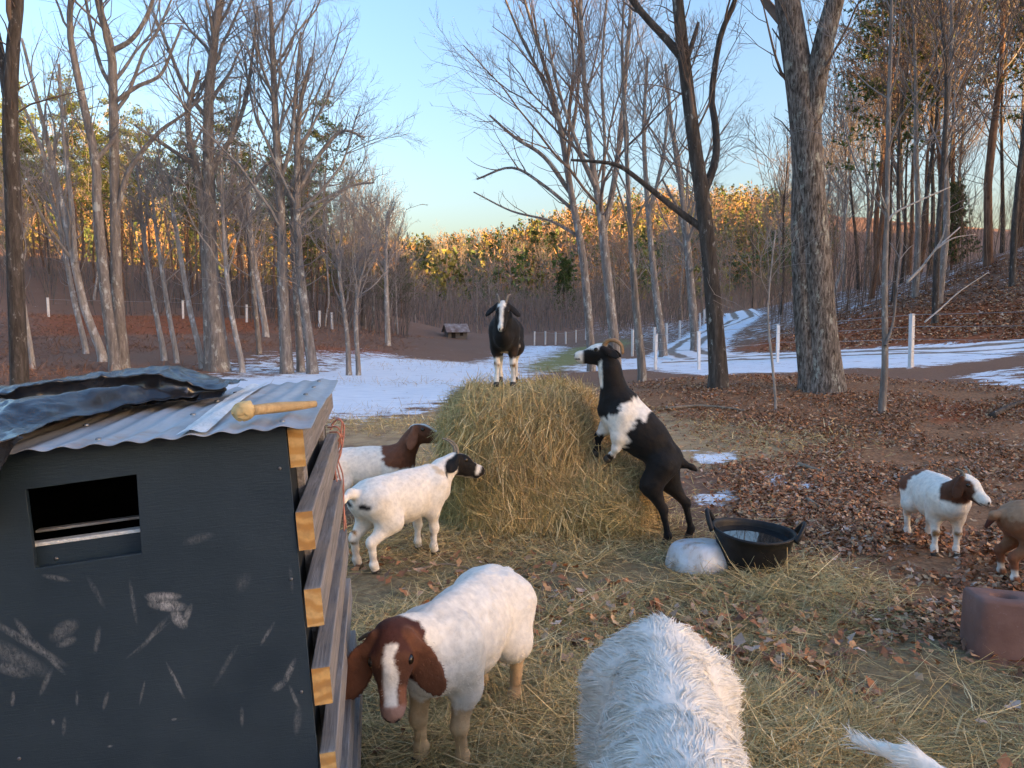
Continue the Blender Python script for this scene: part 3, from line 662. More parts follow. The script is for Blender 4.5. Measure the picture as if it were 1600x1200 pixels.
# far hillside woods: one mass of small trees
def far_wood():
    rg = np.random.default_rng(5); n = 4700
    y = 140 + 260 * rg.random(n) ** 0.8; x = (rg.uniform(-120, 1720, n) - 800) / FPX * y
    z = height(x, y); h = rg.uniform(5, 13, n)
    pxs = x / y * FPX + 800
    keep = ((z > 2.0) | (y > 170)) & (pxs < 1240 + 60 * rg.random(n))
    x, y, z, h = x[keep], y[keep], z[keep], h[keep]; n = len(x)
    kind = rg.random(n) + (z - 18) * .004
    ever = rg.random(n) < .34
    cl = vnoise(np.c_[x, y, z], .03)
    ever |= (cl > .62) & (rg.random(n) < .6)
    nb = 50; ti = np.repeat(np.arange(n), nb); N = n * nb
    ev = ever[ti]
    t = rg.random(N); az = rg.random(N) * 6.283
    wr = np.where(ev, (1.05 - t) * .26, .32 * np.sqrt(np.clip(t * (1.15 - t) * 3.2, .03, 1))) * h[ti] * np.sqrt(rg.random(N))
    zz = np.where(ev, .12 + .88 * t, .2 + .8 * t) * h[ti]
    c = np.c_[x[ti] + np.cos(az) * wr, y[ti] + np.sin(az) * wr, z[ti] + zz]
    up = np.where(ev, .15, .7)
    d = unit(np.c_[np.cos(az) * .6, np.sin(az) * .6, up] + rg.normal(size=(N, 3)) * .7)
    L = np.where(ev, .9, 1.1) * rg.uniform(.5, 1.3, N); W = np.where(ev, .55, .15) * rg.uniform(.6, 1.3, N)
    s = unit(np.cross(d, rg.normal(size=(N, 3)))) * W[:, None]
    V = np.stack([c - s, c + s, c + d * L[:, None]], 1).reshape(-1, 3)
    ecol = np.where(rg.random((n, 1)) < .5, [[.08, .12, .035]], [[.19, .18, .05]])
    bcol = np.where(rg.random((n, 1)) < .45, [[.36, .19, .075]], [[.30, .215, .15]])
    tc = np.where(ever[:, None], ecol, bcol) * rg.uniform(.8, 1.2, (n, 1))
    col_ = np.repeat(tc[ti], 3, 0)
    # stems
    P = np.stack([np.c_[x, y, z - .3], np.c_[x, y, z + h * .5], np.c_[x, y, z + h * .97]], 1)
    Ts = tubes(P, np.array([[.13, .09, .03]]).repeat(n, 0), 3)
    TF = np.concatenate([Ts[1][:, [0, 1, 2]], Ts[1][:, [0, 2, 3]]]) + len(V)
    V2 = np.vstack([V, Ts[0]]); F2 = np.vstack([np.arange(len(V)).reshape(-1, 3), TF])
    col2 = np.vstack([col_, np.tile([[.17, .145, .125]], (len(Ts[0]), 1))])
    o = mesh_np('far_wood', V2, F2, M_needle, smooth=False, col=col2)
    tag(o, 'sunlit orange and grey winter wood covering the far hillside', 'woodland', kind='stuff')
far_wood()

# undergrowth: thin leafless stems filling the woods' edges
def brush(name, label, n, xr, yr, h, col_, seed, rm=.009, sub=5):
    rg = np.random.default_rng(seed)
    y = rg.uniform(*yr, n); x = (rg.uniform(*xr, n) - 800) / FPX * y; z = height(x, y)
    hh = rg.uniform(*h, n)
    D = np.c_[rg.normal(size=(n, 2)) * .12, np.ones(n)]; t = np.linspace(0, 1, 4)
    P = np.c_[x, y, z - .1][:, None] + D[:, None] * (t[None, :, None] * hh[:, None, None]); P += rg.normal(size=P.shape) * .05 * hh[:, None, None] * t[None, :, None]
    Rr = (rm * 1.6 * (1 - .7 * t))[None] * np.sqrt(hh / 3)[:, None]
    B, Rb = grow(P, Rr, n * sub, rg, .2, 1, (25, 60), (.25, .5), .3, .2, 3, .8, rm * .6)
    V, F = cat_vf([tubes(P, Rr, 3), tubes(B, Rb, 3)])
    c = np.array(col_)[None] * np.repeat(rg.uniform(.7, 1.3, len(V) // 12 + 1), 12)[:len(V), None]
    tag(mesh_np(name, V, F, M_needle, col=c), label, 'undergrowth', kind='stuff')
brush('undergrowth', 'grey leafless undergrowth along the foot of the left wood', 800, (-80, 640), (48, 80), (2, 7), (.15, .125, .11), 31, .012)
brush('undergrowth', 'brown leafless undergrowth between the trunks on the right hillside', 380, (1200, 1700), (33, 60), (1.5, 6), (.14, .105, .085), 32, .010)
brush('undergrowth', 'hazy grey thicket at the valley floor behind the goat on the bale', 1200, (560, 1000), (100, 150), (2, 6), (.19, .17, .16), 33, .024)
brush('undergrowth', 'grey brush in front of the far wood behind the driveway', 500, (940, 1240), (75, 120), (2, 6), (.17, .145, .125), 34, .018)
# ------------------------------------------------------------------ animals: smooth unions of tapered limbs, meshed by surface nets
def rc(a, b, r1, r2, k=.03, tag_='body', sq=1.0):
    return dict(t='c', a=np.array(a, float), b=np.array(b, float), r1=r1, r2=r2, k=k, tag=tag_, sq=sq)
def el(c, ax, r, k=.02, tag_='body'):
    """ellipsoid: centre, (forward, up) axes, radii along forward, side, up"""
    f = unit(np.array(ax[0], float)); u = np.array(ax[1], float); u = unit(u - f * (u @ f)); s = np.cross(u, f)
    return dict(t='e', c=np.array(c, float), M=np.stack([f, s, u]), r=np.array(r, float), k=k, tag=tag_)
def pd(p, P):
    if p['t'] == 'c':
        a, b = p['a'], p['b']; ab = b - a
        t = np.clip(((P - a) @ ab) / (ab @ ab + 1e-12), 0, 1)
        q = P - a - t[..., None] * ab
        if p['sq'] != 1.0: q = q * np.array([1, 1 / p['sq'], 1])
        return np.sqrt((q * q).sum(-1)) - (p['r1'] + (p['r2'] - p['r1']) * t)
    q = (P - p['c']) @ p['M'].T
    k0 = np.sqrt(((q / p['r']) ** 2).sum(-1)) + 1e-9; k1 = np.sqrt(((q / p['r'] ** 2) ** 2).sum(-1)) + 1e-9
    return k0 * (k0 - 1) / k1
def pbox(p):
    if p['t'] == 'c':
        r = max(p['r1'], p['r2']) * max(1, p['sq']); return np.minimum(p['a'], p['b']) - r, np.maximum(p['a'], p['b']) + r
    r = np.abs(p['M'].T) @ p['r']; return p['c'] - r, p['c'] + r
def surface(prims, h):
    lo = np.min([pbox(p)[0] for p in prims], 0) - 3 * h; hi = np.max([pbox(p)[1] for p in prims], 0) + 3 * h
    n = np.ceil((hi - lo) / h).astype(int) + 1
    G = np.full(n, 9.0, np.float32)
    ax = [lo[i] + h * np.arange(n[i]) for i in range(3)]
    for p in prims:
        a, b = pbox(p); m_ = p['k'] + 3 * h
        i0 = np.maximum(((a - m_ - lo) / h).astype(int), 0); i1 = np.minimum(((b + m_ - lo) / h).astype(int) + 2, n)
        sl = tuple(slice(i0[j], i1[j]) for j in range(3))
        P = np.stack(np.meshgrid(*[ax[j][sl[j]] for j in range(3)], indexing='ij'), -1)
        d = pd(p, P); g = G[sl]; k = p['k']
        hh = np.clip(k - np.abs(d - g), 0, None) / k
        G[sl] = np.minimum(d, g) - hh * hh * k * .25
    ins = G < 0
    c = [ins[i:n[0] - 1 + i, j:n[1] - 1 + j, k:n[2] - 1 + k] for i in (0, 1) for j in (0, 1) for k in (0, 1)]
    cnt = sum(x.astype(int) for x in c); cell = (cnt > 0) & (cnt < 8)
    I = np.argwhere(cell); vid = np.full(cell.shape, -1); vid[cell] = np.arange(len(I))
    acc = np.zeros((len(I), 3)); num = np.zeros(len(I))
    offs = [(i, j, k) for i in (0, 1) for j in (0, 1) for k in (0, 1)]
    for a in range(8):
        for b_ in range(a + 1, 8):
            oa, ob = np.array(offs[a]), np.array(offs[b_])
            if abs(oa - ob).sum() != 1: continue
            va = G[tuple((I + oa).T)]; vb = G[tuple((I + ob).T)]
            s = (va < 0) != (vb < 0); t = va / (va - vb + 1e-12)
            acc[s] += oa + (ob - oa) * t[s][:, None]; num[s] += 1
    V = lo + h * (I + acc / num[:, None])
    F = []
    for axd in range(3):
        sl0 = [slice(None)] * 3; sl1 = [slice(None)] * 3; sl0[axd] = slice(0, -1); sl1[axd] = slice(1, None)
        A, B = ins[tuple(sl0)], ins[tuple(sl1)]
        e = np.argwhere(A != B); u, v = [(1, 2), (2, 0), (0, 1)][axd]
        du = np.zeros(3, int); dv = np.zeros(3, int); du[u] = 1; dv[v] = 1
        q = np.stack([vid[tuple((e - du - dv).T)], vid[tuple((e - dv).T)], vid[tuple(e.T)], vid[tuple((e - du).T)]], 1)
        fl = A[tuple(e.T)]
        q = np.where(fl[:, None], q, q[:, ::-1]); F.append(q)
    return V, np.concatenate(F)
def vnormals(V, F):
    fn = np.cross(V[F[:, 2]] - V[F[:, 0]], V[F[:, 3]] - V[F[:, 1]]); N = np.zeros_like(V)
    for i in range(4): np.add.at(N, F[:, i], fn)
    return unit(N)
def vtags(prims, V):
    D = np.stack([pd(p, V) for p in prims]); tg = [p['tag'] for p in prims]
    return np.array(tg)[np.argmin(D, 0)]
M_coat = attr_mat('animal_coat', 0.75, (0.82, 1.1), 35, sheen=0.05, bumps=0.35)
M_fur = attr_mat('animal_fur', 0.7, (0.85, 1.1), 25, sheen=0.0)
M_hoof = plain('hoof_horn', [(0.3, (0.03, 0.025, 0.02)), (0.7, (0.10, 0.085, 0.065))], 30, 0.5)
M_eye = plain('eye_amber', [(0.4, (0.012, 0.008, 0.005)), (0.7, (0.03, 0.018, 0.008))], 60, 0.12, bumps=0, spec=0.6)
M_horn = plain('horn_grey', [(0.3, (0.16, 0.13, 0.10)), (0.7, (0.34, 0.29, 0.22))], 40, 0.55, (1, 1, 3), 0.5, 0.004)
M_horn_tan = plain('horn_tan', [(0.3, (0.22, 0.12, 0.055)), (0.7, (0.42, 0.26, 0.13))], 40, 0.5, (1, 1, 3), 0.5, 0.004)

def fur(V, F, N, col_, parent, n, length, flow, width, seed, lift=.35, bend=.3, exclude=None, clump=0.0, seg=3, jit=.25, name='coat'):
    rg = np.random.default_rng(seed)
    tri = np.vstack([F[:, [0, 1, 2]], F[:, [0, 2, 3]]])
    ar = np.linalg.norm(np.cross(V[tri[:, 1]] - V[tri[:, 0]], V[tri[:, 2]] - V[tri[:, 0]]), axis=1)
    if exclude is not None: ar = ar * ~exclude[tri[:, 0]]
    ti = rg.choice(len(tri), n, p=ar / ar.sum()); w = rg.dirichlet((1, 1, 1), n)
    P = (V[tri[ti]] * w[..., None]).sum(1); Nn = unit((N[tri[ti]] * w[..., None]).sum(1)); C = (col_[tri[ti]] * w[..., None]).sum(1)
    fl = flow(P, Nn); fl = fl - Nn * (fl * Nn).sum(1, keepdims=True); fl = unit(fl + 1e-6)
    if clump:
        q = np.floor(P / clump + vnoise(P, 9)[:, None] * 1.5); hsh = np.abs(np.sin(q @ np.array([12.9898, 78.233, 37.719])) * 43758.5453) % 1
        tw = np.cross(Nn, fl); fl = unit(fl + tw * (hsh[:, None] - .5) * 1.1); lift = lift * (.5 + 1.1 * (np.abs(np.sin(q @ np.array([3.1, 7.7, 5.3])) * 917.3) % 1))[:, None]
    D = unit(fl + Nn * lift + rg.normal(size=P.shape) * jit)
    L = length(P) * rg.uniform(.6, 1.25, n) if callable(length) else length * rg.uniform(.6, 1.25, n)
    n_ = len(P); t = np.linspace(0, 1, seg)
    side = unit(np.cross(D, Nn + rg.normal(size=P.shape) * .4)); bv = fl * bend - Nn * bend * .45 + np.array([0, 0, -.15])
    Cn = P[:, None] - Nn[:, None] * .002 + (D[:, None] * t[None, :, None] + bv[:, None] * (t ** 2)[None, :, None]) * L[:, None, None]
    wd = (1 - .8 * t)[None, :, None] * (width * rg.uniform(.7, 1.3, n))[:, None, None] * .5
    RV = np.stack([Cn - side[:, None] * wd, Cn + side[:, None] * wd], 2).reshape(-1, 3)
    idx = np.arange(n * seg * 2).reshape(n, seg, 2)
    RF = np.stack([idx[:, :-1, 0], idx[:, :-1, 1], idx[:, 1:, 1], idx[:, 1:, 0]], -1).reshape(-1, 4)
    cc = np.repeat(C * rg.uniform(.92, 1.1, (n, 1)), seg * 2, 0)
    o = mesh_np(name, RV, RF, M_fur, parent, col=cc); o['kind'] = 'stuff'
    return o

WHITE = np.array([.90, .84, .74]); CREAM = np.array([.68, .55, .38]); BROWN = np.array([.17, .065, .032]); DKBROWN = np.array([.075, .024, .016]); BLACK = np.array([.008, .0075, .0075]); PINK = np.array([.50, .30, .25]); OCHRE = np.array([.50, .29, .12])

def goat(name, label, loc, heading, J, paint, s=1.0, h=.009, furn=12000, furl=.009, head_s=1.0, ear=None, horns=None, tail=((-.40, 0, .52), (-.46, 0, .60), (-.50, 0, .585)), eyes=True, pos_group=None, belly=1.0, seed=1, ys=1.0):
    """J: dict of joints in body space (x forward, y left, z up); heading in degrees from +X"""
    D = dict(wither=(.20, 0, .505), chest=(.22, 0, .43), belly=(.0, 0, .415), loin=(-.17, 0, .44), rump=(-.28, 0, .46), brisket=(.30, 0, .42),
             neck0=(.27, 0, .50), neck1=(.37, 0, .62), poll=(.43, 0, .70), muz=(.60, 0, .63), hup=(.3, 0, 1),
             shL=(.21, .075, .42), elL=(.17, .085, .31), knL=(.195, .08, .185), feL=(.19, .08, .065), hoL=(.205, .08, .02),
             hipL=(-.28, .07, .44), stL=(-.21, .105, .32), hkL=(-.35, .085, .205), fhL=(-.335, .085, .065), hhL=(-.318, .085, .02))
    for k in [k for k in D if k.endswith('L')]: D[k[:-1] + 'R'] = (D[k][0], -D[k][1], D[k][2])
    D.update(J); D = {k: np.array(v, float) for k, v in D.items()}
    p = []
    p += [rc(D['wither'], D['loin'] + [0, 0, .02], .085, .095, .08), rc(D['chest'], D['belly'], .128, .148 * belly, .08, sq=.92), rc(D['belly'], D['loin'], .148 * belly, .128, .08, sq=.92), rc(D['loin'], D['rump'], .125, .112, .07, sq=.95),
          rc(D['chest'], D['brisket'], .115, .085, .06), rc(D['rump'], D['rump'] + [-.06, 0, -.01], .10, .075, .05)]
    ax_ = unit(D['wither'] - D['rump']); up_ = np.array([-ax_[2], 0, ax_[0]])
    p += [rc(D['wither'] + up_ * .062, D['rump'] + up_ * .082, .026, .030, .05)]
    for sd in (1, -1):
        yv = np.array([0, sd, 0.])
        p += [el(D['rump'] + ax_ * .055 + up_ * .075 + yv * .068, (ax_, up_), (.05, .026, .032), .03), el(D['wither'] - up_ * .055 + yv * .092, (unit(up_ + ax_ * .35), yv), (.105, .045, .035), .05),
              el(D['rump'] - ax_ * .075 + up_ * .035 + yv * .05, (ax_, up_), (.03, .022, .026), .03)]
    p += [rc(D['neck0'], D['neck1'], .098, .07, .06, 'neck'), rc(D['brisket'] + [0, 0, .02], D['neck1'], .075, .06, .05, 'neck'), rc(D['neck1'], D['poll'], .07, .056, .05, 'neck')]
    hd = unit(D['muz'] - D['poll']); hu = D['hup'] - hd * (D['hup'] @ hd); hu = unit(hu); hs = np.cross(hu, hd); S = head_s
    po = D['poll']
    p += [el(po + hd * .035 * S, (hd, hu), (.085 * S, .058 * S, .062 * S), .03, 'head'), rc(po + hd * .06 * S + hu * .004, po + hd * .165 * S - hu * .012 * S, .05 * S, .034 * S, .03, 'face'),
          el(po + hd * .185 * S - hu * .014 * S, (hd, hu), (.036 * S, .033 * S, .032 * S), .02, 'nose'), rc(po + hd * .05 * S - hu * .045 * S, po + hd * .165 * S - hu * .045 * S, .034 * S, .022 * S, .03, 'jaw'),
          el(po + hd * .055 * S + hu * .03 * S + hs * .038 * S, (hd, hu), (.025 * S, .016 * S, .018 * S), .015, 'head'), el(po + hd * .055 * S + hu * .03 * S - hs * .038 * S, (hd, hu), (.025 * S, .016 * S, .018 * S), .015, 'head')]
    ear = ear or dict(L=.15, w=.042, out=.45, down=1.0, back=.25)
    for sd in (1, -1):
        e0 = po + hd * .005 * S + hs * sd * .055 * S + hu * .025 * S
        dn = ear.get('dirL' if sd > 0 else 'dirR')
        ed = unit(hs * sd * ear['out'] - np.array([0, 0, 1.0]) * ear['down'] - hd * ear['back']) if dn is None else unit(np.array(dn, float))
        fl = unit(np.cross(ed, hd)) if abs(ed @ hd) < .95 else hu
        wdir = unit(np.cross(fl, ed))
        if 'face' in ear: wv = hs * sd * math.cos(R(ear['face'])) + hd * math.sin(R(ear['face'])); wdir = unit(wv - ed * (wv @ ed))
        c = e0 + ed * ear['L'] * .52 * S
        p.append(rc(e0 - ed * .015, e0 + ed * .035 * S, .017 * S, .016 * S, .015, 'ear'))
        nrm = unit(np.cross(ed, wdir))
        p.append(el(c, (ed, nrm), (ear['L'] * .5 * S, ear['w'] * S, max(.009, h * 1.25)), .012, 'ear'))
    for q in 'LR':
        p += [rc(D['sh' + q] + [0, 0, .05], D['el' + q], .082, .056, .05), rc(D['el' + q], D['kn' + q], .05, .027, .03, 'foreleg'), el(D['kn' + q] + [.004, 0, 0], ((0, 0, 1), (1, 0, 0)), (.036, .030, .032), .02, 'shin'), rc(D['kn' + q], D['fe' + q], .025, .020, .015, 'shin'), el(D['fe' + q], ((0, 0, 1), (1, 0, 0)), (.026, .025, .027), .015, 'shin'), rc(D['fe' + q], D['ho' + q], .026, .027, .012, 'foot'),
              rc(D['hip' + q], D['st' + q], .112, .078, .05), rc(D['st' + q], D['hk' + q], .072, .029, .04, 'hindleg'), el(D['hk' + q] + [-.012, 0, .008], ((.25, 0, 1), (1, 0, 0)), (.042, .026, .030), .02, 'shin'), rc(D['hk' + q], D['fh' + q], .027, .021, .015, 'shin'), el(D['fh' + q], ((0, 0, 1), (1, 0, 0)), (.027, .025, .028), .015, 'shin'), rc(D['fh' + q], D['hh' + q], .027, .027, .012, 'foot')]
    tl = [np.array(v, float) for v in tail]
    for a, b_, r1, r2 in zip(tl[:-1], tl[1:], (.032, .030, .024), (.030, .014, .012)): p.append(rc(a, b_, r1, r2, .02, 'tail'))
    V, F = surface(p, h)
    tg = vtags(p, V); N = vnormals(V, F)
    V = V + N * ((fnoise(V, 22, 2) - .5) * .008)[:, None]
    hl = np.stack([(V - po) @ hd, (V - po) @ hs, (V - po) @ hu], 1) / S           # head coordinates
    nz = (fnoise(V, 30, 3) - .5) * 1.5
    C = paint(V, tg, hl, nz, D).copy()
    dirt = np.clip((fnoise(V + 3, 9, 3) - .48) * 3.5, 0, 1) * np.clip((.36 - V[:, 2]) * 3, .06, .4); C = C * (1 - dirt[:, None]) + np.array([.20, .11, .06]) * dirt[:, None]
    C = C * (.94 + .12 * fnoise(V, 40, 2))[:, None]
    for _ in range(max(1, int(round(.006 / h)))):
        acc = C.copy(); cn = np.ones(len(C))
        for i in range(4):
            for j in ((i + 1) % 4, (i + 3) % 4): np.add.at(acc, F[:, i], C[F[:, j]]); np.add.at(cn, F[:, i], 1)
        C = acc / cn[:, None]
    nos = (tg == 'nose') & (np.abs(np.abs(hl[:, 1]) - .014) < .008) & (hl[:, 0] > .19) & (np.abs(hl[:, 2] + .008) < .009); mouth = np.isin(tg, ['nose', 'jaw']) & (np.abs(hl[:, 2] + .034) < .004) & (hl[:, 0] > .12)
    C[nos | mouth] = np.array([.03, .018, .015])
    ft = (tg == 'foot');
    root = empty(name, loc, R(heading)); root.scale = (s, s * ys, s)
    mesh_np('body', V, F, M_coat, root, col=C)
    fwd = np.array([-1, 0, -.25])
    def flow(P, Nn):
        f = np.tile(fwd, (len(P), 1)); return f
    if furn: fur(V, F, N, C, root, furn, furl / s, flow, .0026 / s, seed, .25, .3, exclude=np.isin(tg, ['nose', 'foot']), seg=2)
    for q in 'LR':
        for a, b_ in (('fe' + q, 'ho' + q), ('fh' + q, 'hh' + q)):
            A, B = D[a], D[b_]; t = unit(B - A)
            o = tube_obj('hoof', [B - t * .012, B + t * .012, B + t * .027], [.029, .031, .026], M_hoof, root, 10, 8)
    if eyes:
        for sd in (1, -1):
            c = po + (hd * .062 + hs * sd * .0535 + hu * .027) * S
            V_, F_ = surface([el(c, (hd, hu), (.0155 * S, .011 * S, .0135 * S))], .003)
            mesh_np('eye', V_, F_, M_eye, root)
    if horns:
        for sd in (1, -1):
            b0 = po + (hd * .012 + hu * .045 + hs * sd * .026) * S
            pts = [b0 - hu * .01] + [b0 + (hu * a + -hd * b_ + hs * sd * c) * S for a, b_, c in horns['pts']]
            rr = np.linspace(horns['r'], .005, len(pts))
            tube_obj('horn', pts, rr, horns.get('mat', M_horn), root, 10, 20)
    return tag(root, label, 'goat', 'goats around the hay bale')

def lerp(c, m_, d): return np.where(m_[:, None], d, c)
def base_white(V, tg, nz):
    c = np.tile(WHITE, (len(V), 1)); st = np.clip((fnoise(V, 6, 3) - .58) * 4, 0, 1)[:, None]
    return c * (1 - st * .35) + CREAM * st * .35
# 1 the boer goat in front
def paint1(V, tg, hl, nz, D):
    c = base_white(V, tg, nz)
    neck = (V[:, 0] + nz * .04 > .395) & np.isin(tg, ['neck', 'body'])
    c = lerp(c, neck & (V[:, 2] > .36), DKBROWN)
    head = np.isin(tg, ['head', 'face', 'nose', 'jaw', 'ear'])
    c = lerp(c, head, BROWN * .62)
    c = lerp(c, np.isin(tg, ['head']) & (hl[:, 0] + nz * .03 < .045), DKBROWN)
    c = lerp(c, (tg == 'ear'), BROWN * .95)
    c = lerp(c, (np.abs(hl[:, 1]) + nz * .02 < .016 + .006 * (hl[:, 0] > .1)) & (hl[:, 2] > -.01) & (hl[:, 0] > .025) & np.isin(tg, ['head', 'face', 'nose']), WHITE)
    c = lerp(c, (tg == 'nose'), np.array([.42, .24, .18]))
    c = lerp(c, (hl[:, 0] > .13) & np.isin(tg, ['face', 'jaw']) & (np.abs(hl[:, 1]) > .02), BROWN * 1.7)
    leg = np.isin(tg, ['shin', 'foot']) | (np.isin(tg, ['hindleg', 'foreleg']) & (V[:, 2] + nz * .1 < .26))
    c = lerp(c, leg, np.array([.62, .43, .24]))
    return c
goat('boer_goat', 'white goat with brown head, drooping ears and white blaze, in front beside the shed', (-.18, 2.80, hz(-.18, 2.8)), 249, dict(
    neck0=(.27, .0, .49), neck1=(.37, -.025, .535), poll=(.445, -.045, .565), muz=(.535, .005, .405), hup=(.75, .30, .5),
    knL=(.205, .075, .18), knR=(.20, -.085, .18), hkL=(-.33, .085, .21), fhL=(-.30, .085, .06), hhL=(-.285, .085, .02), hkR=(-.37, -.09, .2), fhR=(-.37, -.09, .065), hhR=(-.355, -.09, .02)),
    paint1, s=1.02, h=.0062, furn=60000, furl=.009, head_s=1.1, ear=dict(L=.19, w=.046, out=.50, down=1.0, back=-.05, face=12), horns=dict(pts=[(-.01, .015, .015), (-.045, .03, .04), (-.09, .025, .075)], r=.013), seed=11, belly=.98,
    tail=((-.37, 0, .50), (-.43, 0, .50), (-.45, 0, .42)))
# 2 white goat with a black head, eating
def paint2(V, tg, hl, nz, D):
    c = base_white(V, tg, nz)
    c = lerp(c, np.isin(tg, ['head', 'face', 'jaw', 'nose']) & (np.abs(hl[:, 1]) + nz * .02 > .012), BLACK)
    c = lerp(c, np.isin(tg, ['head']) & (hl[:, 0] + nz * .05 < -.01), WHITE)
    c = lerp(c, (tg == 'ear'), BLACK)
    c = lerp(c, (tg == 'face') & (hl[:, 0] > .15), WHITE)
    c = lerp(c, np.hypot(V[:, 0] + .40, V[:, 2] - .44) + nz * .02 < .016, BLACK)
    c = lerp(c, (tg == 'shin') & (fnoise(V, 14, 2) > .66), OCHRE * .6)
    c = lerp(c, np.hypot(V[:, 0] - .24, V[:, 2] - .57) + nz * .05 < .035, CREAM)
    return c
goat('goat', 'white goat with black head eating from the left side of the bale', (-.715, 5.02, hz(-.7, 5.0)), 50, dict(
    neck0=(.27, 0, .50), neck1=(.36, -.01, .555), poll=(.445, -.02, .60), muz=(.585, -.11, .545), hup=(.3, 0, 1)), paint2, s=1.0, h=.0095, furn=12000, seed=12, head_s=1.12, belly=1.0,
    ear=dict(L=.13, w=.034, out=.55, down=.7, back=.5), horns=dict(pts=[(.04, .02, .005), (.07, .06, .01), (.08, .11, .02)], r=.014),
    tail=((-.37, 0, .50), (-.44, 0, .52), (-.50, .0, .49), (-.53, 0, .46)))
# 3 brown and white goat behind
def paint3(V, tg, hl, nz, D):
    c = base_white(V, tg, nz)
    x = V[:, 0] + nz * .06
    c = lerp(c, (x < -.24) & (V[:, 2] > .2), BROWN)
    c = lerp(c, (x > .12) & (V[:, 2] + nz * .05 > .43 + .25 * np.clip(.3 - V[:, 0], 0, 1)) , BROWN)
    c = lerp(c, np.isin(tg, ['head', 'face', 'jaw', 'ear', 'neck']) & (x > .3), BROWN * .8)
    c = lerp(c, tg == 'ear', BROWN * 1.35)
    c = lerp(c, np.isin(tg, ['head', 'face']) & (np.abs(hl[:, 1]) < .022) & (hl[:, 2] > .01), WHITE)
    c = lerp(c, (tg == 'tail') & (V[:, 0] < -.46), WHITE)
    return c
goat('goat', 'white goat with brown neck and brown rump, head raised left of the bale', (-1.16, 6.08, hz(-1.1, 6.1)), 10, dict(
    neck1=(.35, 0, .62), poll=(.40, 0, .715), muz=(.54, -.04, .70), hup=(0, .05, 1)), paint3, s=.97, h=.009, furn=10000, seed=13, head_s=1.15, ear=dict(L=.16, w=.042, out=.5, down=1.0, back=.15),
    tail=((-.37, 0, .50), (-.43, 0, .545), (-.47, 0, .56)))
# 4 black and white goat on the bale
def paint4(V, tg, hl, nz, D):
    c = np.tile(BLACK, (len(V), 1))
    c = lerp(c, (V[:, 0] + nz * .06 < .10) & (V[:, 0] + nz * .06 > -.12) & np.isin(tg, ['body']), WHITE)
    leg = (V[:, 2] + nz * .05 < .235) & np.isin(tg, ['foreleg', 'shin', 'foot', 'hindleg'])
    c = lerp(c, leg, WHITE)
    c = lerp(c, (V[:, 2] + nz * .06 > .165) & (V[:, 2] + nz * .06 < .195) & (tg == 'shin') & (V[:, 0] > .2), OCHRE * .4)
    f = np.isin(tg, ['head', 'face', 'nose'])
    c = lerp(c, f & (np.abs(hl[:, 1] + .004) + nz * .02 < .017 + .022 * (hl[:, 0] < .045)) & (hl[:, 2] > -.005), WHITE)
    c = lerp(c, (tg == 'nose') & (hl[:, 1] < .004), WHITE)
    c = lerp(c, (tg == 'ear') & (hl[:, 2] > .05) , BLACK)
    c = lerp(c, (V[:, 2] + nz * .03 < .296) & (tg == 'body') & (np.abs(V[:, 1]) < .04), CREAM)
    return c
G4 = (-.05, 6.16)
goat('goat', 'black goat with white blaze and white socks standing on top of the bale', (-.05, 6.2, 1.085), -93, dict(
    neck0=(.25, 0, .49), neck1=(.32, 0, .58), poll=(.36, .0, .655), muz=(.47, -.005, .535), hup=(.8, 0, .6), belly=(0, 0, .41),
    knL=(.205, .085, .19), feL=(.2, .09, .065), hoL=(.21, .09, .02), knR=(.2, -.075, .19), feR=(.2, -.08, .065), hoR=(.21, -.08, .02)), paint4, s=.93, h=.0095, furn=9000, seed=14, head_s=1.1, belly=.84, ys=.82,
    ear=dict(L=.13, w=.034, out=1.0, down=.75, back=.0), horns=dict(pts=[(.025, .03, .01), (.03, .06, .02), (.02, .085, .04)], r=.012))
# 5 horned goat on its hind legs
def paint5(V, tg, hl, nz, D):
    c = np.tile(BLACK, (len(V), 1))
    ax = unit(D['wither'] - D['rump']); t = (V - D['rump']) @ ax + nz * .07
    c = lerp(c, (t > .315) & (t < .475) & np.isin(tg, ['body', 'neck']), WHITE)
    c = lerp(c, (t > .23) & (t < .43) & np.isin(tg, ['body']) & ((V - D['chest']) @ np.array([ax[2], 0, -ax[0]]) > .02), WHITE)
    c = lerp(c, np.isin(tg, ['foreleg', 'shin']) & ((V[:, 2] + nz * .05 > .78) | (V[:, 1] > .03)) & (V[:, 0] > .34), WHITE)
    c = lerp(c, (tg == 'neck') & (V[:, 0] + nz * .03 > .545) & (V[:, 2] > 1.12) & (V[:, 2] < 1.32), WHITE)
    f = np.isin(tg, ['head', 'face', 'nose', 'jaw'])
    c = lerp(c, f & ((hl[:, 2] + nz * .02 > .028) | (hl[:, 0] > .155)), WHITE)
    c = lerp(c, (tg == 'head') & (hl[:, 0] < -.01), BLACK)
    return c
